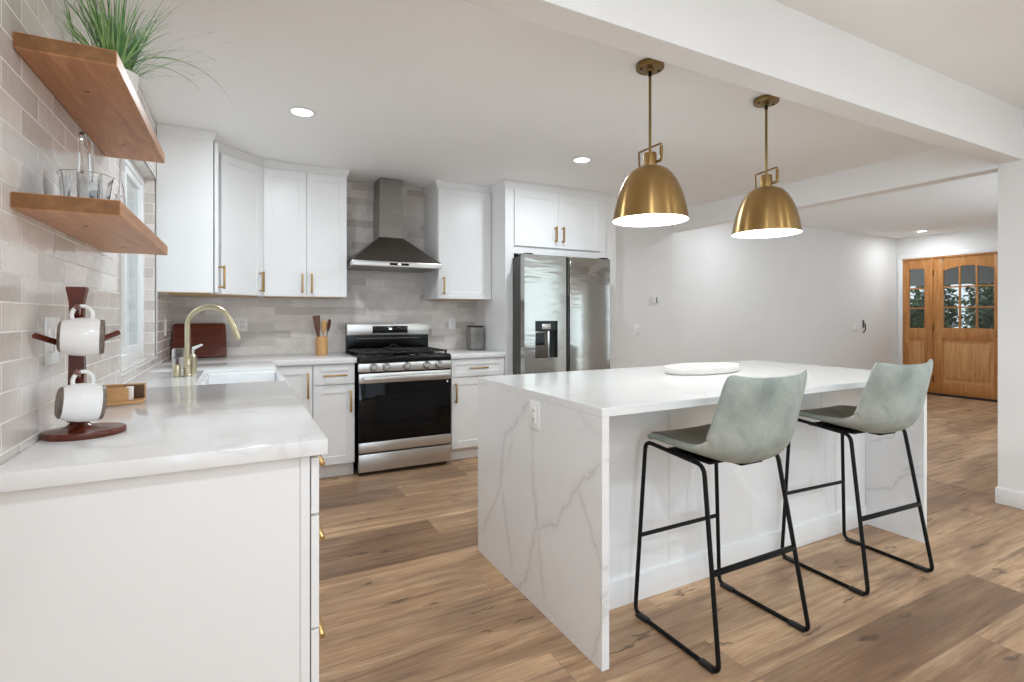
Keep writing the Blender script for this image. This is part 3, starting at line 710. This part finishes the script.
# ------------------------------------------------------------------ fridge
t = thing('refrigerator', 'stainless side-by-side fridge with a water dispenser in one door', 'refrigerator', (2.15, 3.85, 0)); FW = .922; FH = 1.765
obj('body', bx(.004, FW-.004, .075, BY-3.85-.03, .02, FH-.012, bev=.004), 'greyside', t)
def fdoor(x0, x1): return bx(x0, x1, 0, .07, .05, FH, bev=.01, seg=3)
dz0, dz1, dx0, dx1 = .87, 1.192, .105, .335
b = new()
for a in ((.0, dx0, .05, FH), (dx1, .424, .05, FH), (dx0, dx1, .05, dz0), (dx0, dx1, dz1, FH)): box(b, a[0], a[1], 0, .07, a[2], a[3])
bmesh.ops.remove_doubles(b, verts=b.verts[:], dist=1e-5)
fd = obj('freezer_door', b, 'steelF', t)
obj('dispenser_recess', bx(dx0, dx1, .05, .068, dz0, dz1), 'blackplastic', fd)
obj('dispenser_hood', bx(dx0, dx1, .004, .05, dz1-.085, dz1), 'blackglass', fd)
obj('dispenser_light', bx(.175, .265, .001, .02, dz1-.075, dz1-.025, bev=.004), 'steel', fd)
obj('dispenser_panel', bx(dx0+.004, dx0+.145, .012, .05, dz0+.005, dz1-.09, bev=.003), 'steelD', fd)
obj('touch_panel', bx(dx0+.014, dx0+.1, .008, .013, dz0+.11, dz1-.105), 'blackglass', fd)
obj('dispenser_edge', bx(dx0+.13, dx0+.145, .002, .05, dz0+.005, dz1-.09), 'chrome', fd)
rd = obj('fridge_door', fdoor(.467, FW), 'steelF', t)
for x0, x1, p in ((.424, .434, fd), (.457, .467, rd)): obj('handle_recess', bx(x0, x1, .02, .07, .05, FH-.002), 'steelD', p)
obj('door_gap', bx(.434, .457, .03, .08, .05, FH-.01), 'blackplastic', t)
obj('handle_pocket', bx(.430, .462, .018, .034, .6, 1.42), 'blackplastic', t)
for x in (.02, FW-.09): obj('hinge_cover', bx(x, x+.07, .01, .16, FH-.012, FH+.012, bev=.004), 'blackplastic', t)
obj('kick_grille', bx(.02, FW-.02, .06, .08, 0, .05), 'blackplastic', t)

# ------------------------------------------------------------------ island
IX0, IX1, IY0, IY1 = 1.114, 3.324, 1.443, 2.499; TH = .031; PY = 1.74
t = thing('island_worktop', 'white veined quartz island top with waterfall ends reaching the floor', 'worktop', (0, 0, 0))
obj('top_slab', bx(IX0, IX1, IY0, IY1, CT-TH, CT, bev=.0015, seg=1), 'quartz2', t)
obj('waterfall_end', bx(IX0, IX0+TH, IY0, IY1, 0, CT-TH), 'quartzV', t)
obj('waterfall_end', bx(IX1-TH, IX1, IY0, IY1, 0, CT-TH), 'quartzR', t)
t = thing('island_cabinet', 'white island base recessed under the quartz overhang behind the stools', 'cabinet', (IX0+TH, PY, 0)); iw = IX1-IX0-2*TH
obj('cabinet_box', bx(.002, iw-.002, .02, IY1-PY-.03, 0, CT-TH-.002), 'cab', t)
for x0, x1 in ((.002, .575), (.577, 1.715), (1.717, iw-.002)): obj('back_panel', bx(x0, x1, 0, .02, .1, CT-TH-.002, bev=.0015, seg=1), 'cab', t)
obj('baseboard', bx(.002, iw-.002, -.013, .02, 0, .115, bev=.003), 'cab', t)
for k in range(4):
    d = new(); w4 = (iw-.02)/4; box(d, .01+w4*k, .01+w4*(k+1)-.004, IY1-PY-.03, IY1-PY-.012, .1, .86, .002, 1); obj('door', d, 'cab', t)

# platter on the island
b = new(); lathe(b, [(0, 0), (.90, 0), (.96, .004), (1.0, .022), (1.0, .036), (.985, .040), (.95, .036), (.88, .026), (0, .022)], 56)
for v in b.verts: v.co.x *= .272; v.co.y *= .13
tag(obj('platter', b, 'plate', loc=(2.345, 2.11, CT+.0005), rot=(0, 0, .02)), 'shallow oval off-white stoneware platter on the island', 'platter')

# ------------------------------------------------------------------ stools
def make_stool(loc, label):
    t = thing('bar_stool', label, 'stool', loc, 0, 'bar stools at the island')
    # origin: floor under seat centre; +y faces the island
    prof = [(.215, .728), (.205, .742), (.15, .743), (.06, .732), (-.04, .719), (-.11, .711), (-.165, .714), (-.203, .742), (-.222, .80), (-.235, .88), (-.246, .955), (-.257, 1.025)]
    wid = [.182, .190, .203, .213, .219, .222, .224, .226, .226, .223, .219, .210]
    lift = [.0, .004, .018, .03, .045, .066, .085, .09, .082, .068, .055, .045]
    n = len(prof); NV = 17; grid = []
    T = []
    for i in range(n):
        a, c = Vector(prof[max(i-1, 0)]), Vector(prof[min(i+1, n-1)]); d = (c-a).normalized(); T.append(Vector((-d.y, d.x)) * -1)   # normal towards sitter
    for i in range(n):
        nn = T[i]
        if nn.y < -.2 or (abs(nn.y) <= .2 and nn.x < 0): nn = -nn
        row = []
        for k in range(NV):
            v = -1+2*k/(NV-1); l = lift[i]*abs(v)**2.6
            y = prof[i][0]+nn.x*l; z = prof[i][1]+nn.y*l
            if i >= n-2: z += .012*abs(v)**3*(1 if i == n-1 else .5)
            w = wid[i]*v
            row.append(Vector((w-.010, y, z)))
        grid.append(row)
    def shell(g, th, off):
        b = new()
        V = [[b.verts.new(p) for p in row] for row in g]
        for i in range(len(g)-1):
            for k in range(NV-1): b.faces.new((V[i][k], V[i][k+1], V[i+1][k+1], V[i+1][k]))
        bmesh.ops.recalc_face_normals(b, faces=b.faces[:])
        return b
    sh = obj('seat_shell', shell(grid, 0, 0), 'leather', t)
    # make sure the shell thickens outwards (down / back)
    up = sum((p.normal.z for p in list(sh.data.polygons)[:NV]), 0)
    md = sh.modifiers.new('thick', 'SOLIDIFY'); md.thickness = .026; md.offset = -1 if up > 0 else 1
    md = sh.modifiers.new('sub', 'SUBSURF'); md.levels = 2; md.render_levels = 2
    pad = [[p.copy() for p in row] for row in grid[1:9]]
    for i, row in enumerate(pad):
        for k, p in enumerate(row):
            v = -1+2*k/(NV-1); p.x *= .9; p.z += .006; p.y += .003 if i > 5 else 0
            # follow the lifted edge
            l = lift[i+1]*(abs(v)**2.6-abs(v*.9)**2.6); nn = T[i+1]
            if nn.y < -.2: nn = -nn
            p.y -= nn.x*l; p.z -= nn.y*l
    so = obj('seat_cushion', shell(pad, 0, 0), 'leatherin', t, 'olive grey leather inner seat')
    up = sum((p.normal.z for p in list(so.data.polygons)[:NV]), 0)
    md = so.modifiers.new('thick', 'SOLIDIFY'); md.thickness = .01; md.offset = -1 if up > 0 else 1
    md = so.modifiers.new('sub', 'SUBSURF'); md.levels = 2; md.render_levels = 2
    r = .0085
    for s in (-1, 1):
        xb, xt = s*.25, s*.207
        loop = [(xb, -.21, r), (xb, .215, r), (xt, .20, .715), (xt-s*.0, -.105, .690)]
        b = new(); tube(b, fillet(loop, .035, 6, True), r, 10, True); sf = obj('side_frame', b, 'blackmetal', t)
        for y in (-.16, .17): obj('foot_pad', bx(xb-.012, xb+.012, y-.032, y+.032, 0, .017, bev=.003), 'blackplastic', sf)
    fx = lambda z: .25-.043*z/.71
    z = .325
    b = new(); tube(b, [(-fx(z), .208, z), (fx(z), .208, z)], .0085, 10); obj('footrest', b, 'blackmetal', t)
    b = new(); box(b, -fx(z), fx(z), -.172, -.152, z-.008, z+.008, .004); obj('rear_stretcher', b, 'blackmetal', t)
    b = new(); box(b, -.17, .17, -.10, .13, .686, .698, .004); box(b, -.06, .06, -.15, -.09, .68, .69, .004); obj('seat_plate', b, 'blackmetal', t)
    return t
st = make_stool((1.703, 1.445, 0), 'sage grey leather bar stool by the island end with the outlet')
dup(st, (2.695, 1.47, 0), 'sage grey leather bar stool at the island end facing the entry hall', math.radians(-3))

# ------------------------------------------------------------------ pendants
def make_pendant(loc, label):
    t = thing('pendant_lamp', label, 'pendant lamp', loc, 0, 'brass pendants above the island')   # origin on the ceiling
    b = new(); lathe(b, [(0, 0), (.064, 0), (.066, -.003), (.066, -.022), (.062, -.026), (.016, -.027), (.014, -.036), (0, -.036)], 40); cp = obj('ceiling_canopy', b, 'brassD', t)
    for s in (-1, 1): obj('screw', lathe(new(), [(0, -.031), (.005, -.031), (.006, -.026), (0, -.026)], 10, Matrix.Translation((s*.043, -.012*s, 0))), 'blackmetal', cp)
    b = new(); cyl(b, .0065, (0, 0, -.03), (0, 0, -.428), 14); rd_ = obj('rod', b, 'brassD', t)
    b = new(); cyl(b, .0085, (0, 0, -.036), (0, 0, -.06), 14); obj('swivel', b, 'blackmetal', rd_)
    # yoke
    dx, dyy = .024, -.05
    b = new(); A = (-dx, -dyy, -.413); B = (dx, dyy, -.388)
    tube(b, fillet([(-dx*.95, -dyy*.95, -.493), (-dx, -dyy, -.418), A, B, (dx, dyy, -.418)], .006, 4), .0045, 8)
    obj('yoke', b, 'brassD', t)
    b = new(); cyl(b, .0085, (dx, dyy, -.403), (dx, dyy, -.448), 12); tube(b, fillet([(dx, dyy, -.438), (dx, dyy, -.470), (dx*.5, dyy*.5, -.470)], .012, 5), .007, 10); obj('knuckle', b, 'brassD', t)
    b = new(); lathe(b, [(0, -.426), (0.0290, -.426), (0.0310, -.429), (0.0310, -.496), (0, -.496)], 32); obj('socket_cup', b, 'brass', t)
    P = [(0.0340, -.492), (0.0585, -.497), (0.0858, -.512), (0.1092, -.538), (0.1287, -.571), (0.1453, -.610), (0.1580, -.650), (0.1677, -.691), (0.1735, -.724), (0.1774, -.746)]
    outer = P; inner = [(r-.003, z-.002) for r, z in P[::-1]]
    b = new(); lathe(b, [(0.0000, -.490), (0.0300, -.490)]+outer+[(0.1779, -.749)], 64); sh = obj('shade', b, 'brass', t)
    b = new(); lathe(b, [(0.1774, -.749)]+[(r, z) for r, z in inner]+[(0, -.496)], 64); obj('shade_lining', b, 'shadein', sh)
    b = new(); lathe(b, [(0, -.500), (0.0180, -.502), (0.0180, -.528), (0.0300, -.558), (0.0450, -.593), (0.0470, -.618), (0.0360, -.650), (0.0180, -.663), (0, -.666)], 28); obj('bulb', b, 'bulb', t)
    return t
def lamp(name, ty, loc, power, col, parent=None, size=.05, rot=(0, 0, 0), spread=PI):
    d = bpy.data.lights.new(name, ty); d.energy = power; d.color = col
    if ty == 'POINT': d.shadow_soft_size = size
    else: d.shape = 'DISK'; d.size = size; d.spread = spread
    o = bpy.data.objects.new(name, d); C.objects.link(o); o.location = loc; o.rotation_euler = rot
    if parent: o.parent = parent
    return o
for loc, lab in (((1.737, 1.88, CZ), 'brass dome pendant lamp hanging above the island end by the range'), ((2.585, 1.88, CZ), 'brass dome pendant lamp hanging above the island end by the hall')):
    p = make_pendant(loc, lab)
    lamp('pendant_glow', 'POINT', (0, 0, -.71), PENDANT_POWER, (.86, .95, 1), p, .05)

# ------------------------------------------------------------------ recessed lights
def can(x, y, z, label, power=CAN_POWER):
    t = thing('recessed_light', label, 'ceiling light', (x, y, z), 0, 'recessed ceiling lights')
    b = new(); lathe(b, [(.058, -.001), (.078, -.001), (.08, -.004), (.074, -.009), (.058, -.007)], 36); obj('trim_ring', b, 'trimwhite', t)
    b = new(); lathe(b, [(0, -.006), (.058, -.006), (.058, -.001), (0, -.001)], 36); obj('lens', b, 'lens', t)
    lamp('downlight', 'AREA', (0, 0, -.014), power, CAN_COL, t, .11)
can(.326, 3.27, CZ, 'lit round recessed ceiling light above the sink side of the kitchen')
can(2.33, 3.27, CZ, 'lit round recessed ceiling light in front of the fridge')
can(9.064, 4.0, HZ, 'lit round recessed ceiling light in the entry hall', 7)
def unseen_lamp(x, y, z, power):      # ceiling-height lamp out of view, without a fixture
    lamp('downlight', 'AREA', (x, y, z-.012), power, CAN_COL, None, .11)
for x, y in ((.35, .1), (2.4, -1.0), (.35, -2.2), (3.7, -.9), (2.2, -3.2)): unseen_lamp(x, y, LZ, CAN_POWER*1.3)  # unseen lamps added over the living room to even out the light
unseen_lamp(5.25, 3.8, HZ, 8)

# ------------------------------------------------------------------ outlets and switches
def plate(name, label, cat, loc, rotz, w=.072, h=.117, kind='outlet', gangs=1):
    t = thing(name, label, cat, loc, rotz)       # faces local -y
    obj('cover_plate', bx(-w/2, w/2, -.006, 0, -h/2, h/2, bev=.003), 'white_plastic', t)
    for g in range(gangs):
        cx = (g-(gangs-1)/2)*.046
        if kind == 'outlet':
            f = obj('receptacle', bx(cx-.017, cx+.017, -.009, -.004, -.034, .034, bev=.002), 'ceramic', t)
            for z in (-.018, .018):
                b = new(); box(b, cx-.008, cx-.005, -.0095, -.008, z-.004, z+.006); box(b, cx+.005, cx+.008, -.0095, -.008, z-.004, z+.006); obj('socket_slot', b, 'slot', f)
        else: obj('rocker', bx(cx-.016, cx+.016, -.011, -.004, -.033, .033, bev=.003), 'ceramic', t)
    return t
plate('wall_outlet', 'white outlet set into the veined island waterfall end', 'outlet', (IX0, 1.902, .815), -PI/2, .085, .118)
plate('light_switch', 'white double switch plate on side wall tiles behind the mug tree', 'switch', (WX, 1.85, 1.168), PI/2, .11, .13, 'switch', 2)
plate('wall_outlet', 'white outlet on side wall tiles between window and corner', 'outlet', (WX, 4.32, 1.155), PI/2)
plate('wall_outlet', 'white double outlet on back wall tiles beside the cutting board', 'outlet', (.0, BY, 1.165), 0, .115, .118, 'outlet', 2)
plate('wall_outlet', 'white outlet on back wall tiles between range and grey canister', 'outlet', (1.836, BY, 1.16), 0)
plate('wall_outlet', 'white outlet low on the painted wall beyond the fridge', 'outlet', (3.89, 4.42, 1.08), 0)
plate('light_switch', 'white double switch plate on the hall wall near the entry door', 'switch', (8.42, 4.6, 1.06), 0, .12, .12, 'switch', 2)
t = thing('key_hook', 'small dark hook hanging beside the hall switch plate', 'hook', (8.64, 4.6, 1.07)); obj('hook_plate', bx(-.02, .02, -.012, 0, -.02, .1, bev=.003), 'steelD', t)
b = new(); tube(b, fillet([(0, -.01, .05), (0, -.035, .03), (0, -.035, -.06), (-.03, -.02, -.1)], .02), .008, 8); obj('hook_arm', b, 'slot', t)
t = thing('thermostat', 'small white thermostat with dark screen on painted wall beyond the fridge', 'thermostat', (4.155, 4.42, 1.415)); obj('case', bx(-.055, .055, -.018, 0, -.04, .04, bev=.005), 'white_plastic', t); obj('screen', bx(.004, .018, -.0195, -.017, -.03, .03), 'slot', t)

# ------------------------------------------------------------------ shelves and what stands on them
def shelf(label, y0, y1, z0, z1, d):
    t = thing('floating_shelf', label, 'shelf', (WX, y0, z0))
    bo = obj('board', bx(.001, d, 0, y1-y0, 0, z1-z0, bev=.002, seg=1), ['shelf', 'shelfend'], t)
    for p in bo.data.polygons: p.material_index = 1 if abs(p.normal.y) > .9 else 0
    for y in (.22, .72): obj('screw_plug', lathe(new(), [(0, 0), (.006, 0), (.006, .0012), (0, .0012)], 12, Matrix.Translation((.09, y, -.001))), 'walnut', t)
    return t
SU0, SU1 = 1.851, 1.889; SL0, SL1 = 1.481, 1.519
shelf('thick cherry wood floating shelf with the grass plant on it', 1.578, 2.50, SU0, SU1, .193)
shelf('thick cherry wood floating shelf with the glassware on it', 1.565, 2.50, SL0, SL1, .203)
# grass plant
t = thing('potted_grass', 'bushy green grass plant in a small white pot on the higher shelf', 'plant', (-.335, 1.955, SU1))
b = new(); lathe(b, [(0, 0), (.045, 0), (.05, .004), (.06, .08), (.062, .085), (.056, .085), (.052, .07), (0, .07)], 32); obj('pot', b, 'ceramic', t)
b = new(); lathe(b, [(0, .07), (.052, .07), (0, .074)], 20); obj('soil', b, 'walnut', t)
rnd = random.Random(11)
for mt, cnt in (('leaf', 190), ('leafd', 110)):
    b = new()
    for i in range(cnt):
        a = rnd.uniform(0, 2*PI); r0 = rnd.uniform(0, .045); Ln = rnd.uniform(.12, .33); lean = rnd.uniform(.02, .36) if rnd.random() < .78 else rnd.uniform(.5, 1.0)
        droop = rnd.uniform(.1, 1.6) * (1 if lean > .3 else .5); w = rnd.uniform(.0009, .0026)
        p = Vector((r0*math.cos(a), r0*math.sin(a), .072)); th = lean; side = Vector((-math.sin(a), math.cos(a), 0)); seg = 10; prev = None
        if rnd.random() < .4: a += rnd.uniform(-1, 1)
        for k in range(seg+1):
            ww = w*(1-(k/seg)**2)+.0003
            q = (b.verts.new(p-side*ww), b.verts.new(p+side*ww+Vector((0, 0, .001))))
            if prev: b.faces.new((prev[0], prev[1], q[1], q[0]))
            prev = q; d = Vector((math.cos(a)*math.sin(th), math.sin(a)*math.sin(th), math.cos(th))); p = p+d*Ln/seg; th += droop/seg
            if p.x < -.09: p.x = -.09
            if p.z > CZ-SU1-.02: p.z = CZ-SU1-.02
            if p.z < .004 and p.x < .1: p.z = .004
    # long arching blades over the shelf edge
    if mt == 'leaf':
        for a, Ln, th0, dr in ((.1, .40, .55, 2.3), (.6, .30, .6, 1.6), (-.5, .28, .8, 1.5), (-1.9, .3, .25, 2.6)):
            p = Vector((0, 0, .075)); th = th0; side = Vector((-math.sin(a), math.cos(a), 0)); prev = None
            for k in range(17):
                ww = .004*(1-(k/16)**2)+.0004; q = (b.verts.new(p-side*ww), b.verts.new(p+side*ww))
                if prev: b.faces.new((prev[0], prev[1], q[1], q[0]))
                prev = q; p = p+Vector((math.cos(a)*math.sin(th), math.sin(a)*math.sin(th), math.cos(th)))*Ln/16; th += dr/16
                if p.x < -.09: p.x = -.09
    obj('leaves', b, mt, t)
# glassware on the lower shelf
def vessel(r, h, th=.0025, belly=1.0, seg=28):
    out = [(0, 0), (r*.86, 0), (r*.9, .003), (r*belly, h*.45), (r, h)]; inn = [(r-th, h), (r*belly-th, h*.45), (r*.9-th, .008), (0, .008)]
    return lathe(new(), out+inn, seg)
t = thing('glass_basket', 'clear glass basket with a tall squared handle on the lower shelf', 'glass basket', (-.36, 1.74, SL1))
b = new(); lathe(b, [(0, 0), (.05, 0), (.053, .004), (.05, .03), (.058, .085), (.062, .09), (.059, .09), (.0545, .083), (.046, .03), (.047, .008), (0, .008)], 8); obj('bowl', b, 'glass', t)
b = new(); tube(b, fillet([(0, -.055, .085), (0, -.05, .19), (0, .045, .19), (0, .055, .085)], .02, 5), .006, 10); obj('handle', b, 'glass', t)
for x, y, lab in ((-.40, 1.66, 'small clear glass tumbler standing at the near end of the lower shelf'), (-.335, 1.655, 'small clear glass tumbler in front of its twin on the lower shelf')):
    tag(obj('glass_tumbler', vessel(.026, .075), 'glass', loc=(x, y, SL1+.0005)), lab, 'glass', 'glass tumblers on the lower shelf')
t = thing('glass_creamer', 'clear glass creamer with looped handle behind the glass basket', 'creamer', (-.345, 1.885, SL1))
obj('bowl', vessel(.042, .07, belly=1.12), 'glass', t); b = new(); tube(b, fillet([(0, .04, .06), (0, .075, .06), (0, .075, .015), (0, .042, .012)], .02, 5), .004, 8); obj('handle', b, 'glass', t)
t = thing('glass_swan_dish', 'clear glass dish with tall pointed end, farthest along the lower shelf', 'glass dish', (-.345, 2.06, SL1))
b = new(); lathe(b, [(0, 0), (.036, 0), (.05, .025), (.054, .035), (.051, .035), (.045, .026), (.034, .006), (0, .006)], 24); obj('bowl', b, 'glass', t)
b = new(); tube(b, [(0, .048, .03), (0, .06, .07), (0, .058, .11), (0, .05, .145), (0, .045, .165)], [.010, .012, .010, .006, .002], 10); obj('neck', b, 'glass', t)

# ------------------------------------------------------------------ mug tree, mugs, box
TX, TY = -.386, 1.775
cam_dir = Vector((-TX, -TY, 0)).normalized(); lr = Vector((-cam_dir.y, cam_dir.x, 0))   # lr: towards the viewer's right
rp = math.atan2(lr.y, lr.x); rz = 0.0
t = thing('mug_tree', 'dark red wooden mug tree with oval base on the worktop end', 'mug tree', (TX, TY, CT), rz)
b = new(); n = 40; top = []; bot = []
def lens(a): return Vector((.091*math.cos(a)+.016, .075*math.sin(a)*(1-.08*math.cos(a)**2), 0))
rings = []
for s, z in ((.97, 0), (1, .004), (1, .014), (.97, .018), (.5, .022), (.28, .03), (.18, .042)):
    rings.append([b.verts.new(lens(2*PI*i/n)*s+Vector((0, 0, z))) for i in range(n)])
for a, c in zip(rings, rings[1:]):
    for i in range(n): b.faces.new((a[i], a[(i+1) % n], c[(i+1) % n], c[i]))
b.faces.new(rings[0]); b.faces.new(rings[-1]); obj('base', b, 'mahog', t, rot=(0, 0, .2))
b = new(); rings = []
for z, w in ((.04, .019), (.2, .016), (.335, .015), (.36, .0155), (.395, .021), (.40, .021)):
    rings.append([b.verts.new((sx*w, sy*w*.8, z)) for sx, sy in ((-1, -1), (1, -1), (1, 1), (-1, 1))])
for a, c in zip(rings, rings[1:]):
    for i in range(4): b.faces.new((a[i], a[(i+1) % 4], c[(i+1) % 4], c[i]))
b.faces.new(rings[0]); b.faces.new(rings[-1]); obj('post', b, 'mahog', t)
for s in (-1, 1):
    b = new(); cyl(b, .0075, (s*.006, s*.01, .238), (-.058, -.108, .274) if s < 0 else (.075, .085, .274), 12); obj('peg', b, 'mahog', t)
for z in (.335, .165):
    b = new(); cyl(b, .0075, (cam_dir.x*.01, cam_dir.y*.01, z-.012), (cam_dir.x*.075, cam_dir.y*.075, z+.012), 12); obj('peg', b, 'mahog', t)
def make_mug(loc, rot, label):
    t = thing('mug', label, 'mug', loc, 0, 'mugs hanging on the mug tree'); t.rotation_euler = rot
    # axis along local x, handle up (+z)
    q = Matrix.Rotation(PI/2, 4, 'Y')
    out = [(0, -.046), (.034, -.046), (.0395, -.042), (.041, -.039)]; body = [(.041, -.039), (.048, -.018), (.0505, .002), (.0495, .022), (.0465, .038)]
    rim = [(.0465, .038), (.0445, .047), (.0425, .047), (.0435, .038)]; inn = [(.0435, .038), (.046, .022), (.047, .002), (.045, -.018), (.038, -.036), (0, -.038)]
    obj('body', lathe(new(), body+[(.0435, .038)]+inn[1:], 40, q), 'mugw', t)
    obj('base_band', lathe(new(), out, 40, q), 'mugb', t); obj('rim_band', lathe(new(), rim, 40, q), 'mugb', t)
    hp = [(.021*math.cos(a), 0, .056+.024*math.sin(a)) for a in [-.5+(PI+1.0)*k/24 for k in range(25)]]
    b = new(); tube(b, hp, .005, 12); h = obj('handle', b, 'mugw', t)
    return t
c1 = Vector((TX, TY, 0))+cam_dir*.070
make_mug((c1.x+lr.x*.008, c1.y+lr.y*.008, CT+.268), (0, .03, rp-.06), 'white mug with brown rims hanging from the top peg of the tree')
make_mug((c1.x+lr.x*.006, c1.y+lr.y*.006, CT+.098), (0, .10, rp+.14), 'white mug with brown rims hanging low, just above the tree base')
t = thing('coaster_box', 'small open wooden box holding coasters beside the mug tree', 'box', (-.385, 2.36, CT), .05)
b = new(); box(b, -.07, .07, -.05, .05, 0, .012, .002); box(b, -.07, .025, -.05, -.04, .012, .062, .002); box(b, -.07, -.06, -.04, .05, .012, .062, .002); box(b, -.07, .07, .04, .05, .012, .066, .002)
obj('case', b, 'oakbox', t)
tag(obj('coaster', bx(-.03, .03, -.004, .004, 0, .05, bev=.002), 'coaster', loc=(-.35, 2.385, CT+.0125), rot=(0, 0, .1)), 'dark cork coaster standing in the small wooden box', 'coaster')
tag(obj('folded_napkin', bx(-.012, .012, -.02, .02, 0, .048, bev=.003), 'paper', loc=(-.36, 2.35, CT+.0125), rot=(0, 0, .1)), 'white folded napkin standing in the small wooden box', 'napkin')

# ------------------------------------------------------------------ on the back worktop
b = new(); pts = fillet([(-.185, 0, 0), (.185, 0, 0), (.175, 0, .268), (-.172, 0, .268)], .02, 5, True)
prism(b, [(p.x, p.z) for p in pts], -.01, .01)
tag(obj('cutting_board', b, 'board', loc=(-.272, 4.615, CT+.0035), rot=(-.30, 0, .04)), 'dark red wooden cutting board leaning in the tiled corner', 'cutting board')
t = thing('utensil_crock', 'tall bamboo utensil holder on worktop beside the range', 'utensil holder', (.603, 4.53, CT))
b = new(); lathe(b, [(0, 0), (.046, 0), (.047, .003), (.047, .147), (.045, .15), (.041, .148), (.041, .008), (0, .008)], 36); obj('cup', b, 'bamboo', t)
def utensil(name, loc, tilt, label, head, m, L_=.21):
    b = new(); cyl(b, .006, (0, 0, 0), (0, 0, L_), 10)
    if head == 'spatula': prism(b, [(-.010, L_-.08), (.010, L_-.08), (.024, L_+.01), (.029, L_+.085), (.027, L_+.10), (-.027, L_+.10), (-.029, L_+.085), (-.024, L_+.01)], -.004, .004)
    else:
        vs = lathe(b, [(0, L_-.02), (.010, L_-.01), (.022, L_+.02), (.027, L_+.05), (.022, L_+.08), (.010, L_+.095), (0, L_+.097)], 16)
        for v in b.verts:
            if v.co.z > L_-.015: v.co.y *= .3
    o = obj(name, b, m, loc=loc, rot=tilt); return tag(o, label, 'utensil')
utensil('spatula', (.59, 4.53, CT+.01), (.02, -.10, 0), 'dark walnut flat spatula standing in the bamboo holder', 'spatula', 'walnut', .215)
utensil('wooden_spoon', (.603, 4.545, CT+.01), (0, .10, .3), 'pale wooden spoon standing in the bamboo holder', 'spoon', 'bamboo', .185)
utensil('wooden_spoon', (.615, 4.52, CT+.01), (.04, .28, .9), 'brown wooden spoon tilting out of the bamboo holder', 'spoon', 'walnut', .20)
t = thing('canister', 'grey stone canister with dark rim on the worktop beside the fridge panel', 'canister', (1.985, 4.52, CT))
b = new(); box(b, -.068, .068, -.058, .058, 0, .215, .016, 4); obj('body', b, 'stone', t)
b = new(); box(b, -.066, .066, -.056, .056, .215, .228, .006, 2); obj('lid', b, 'iron', t)
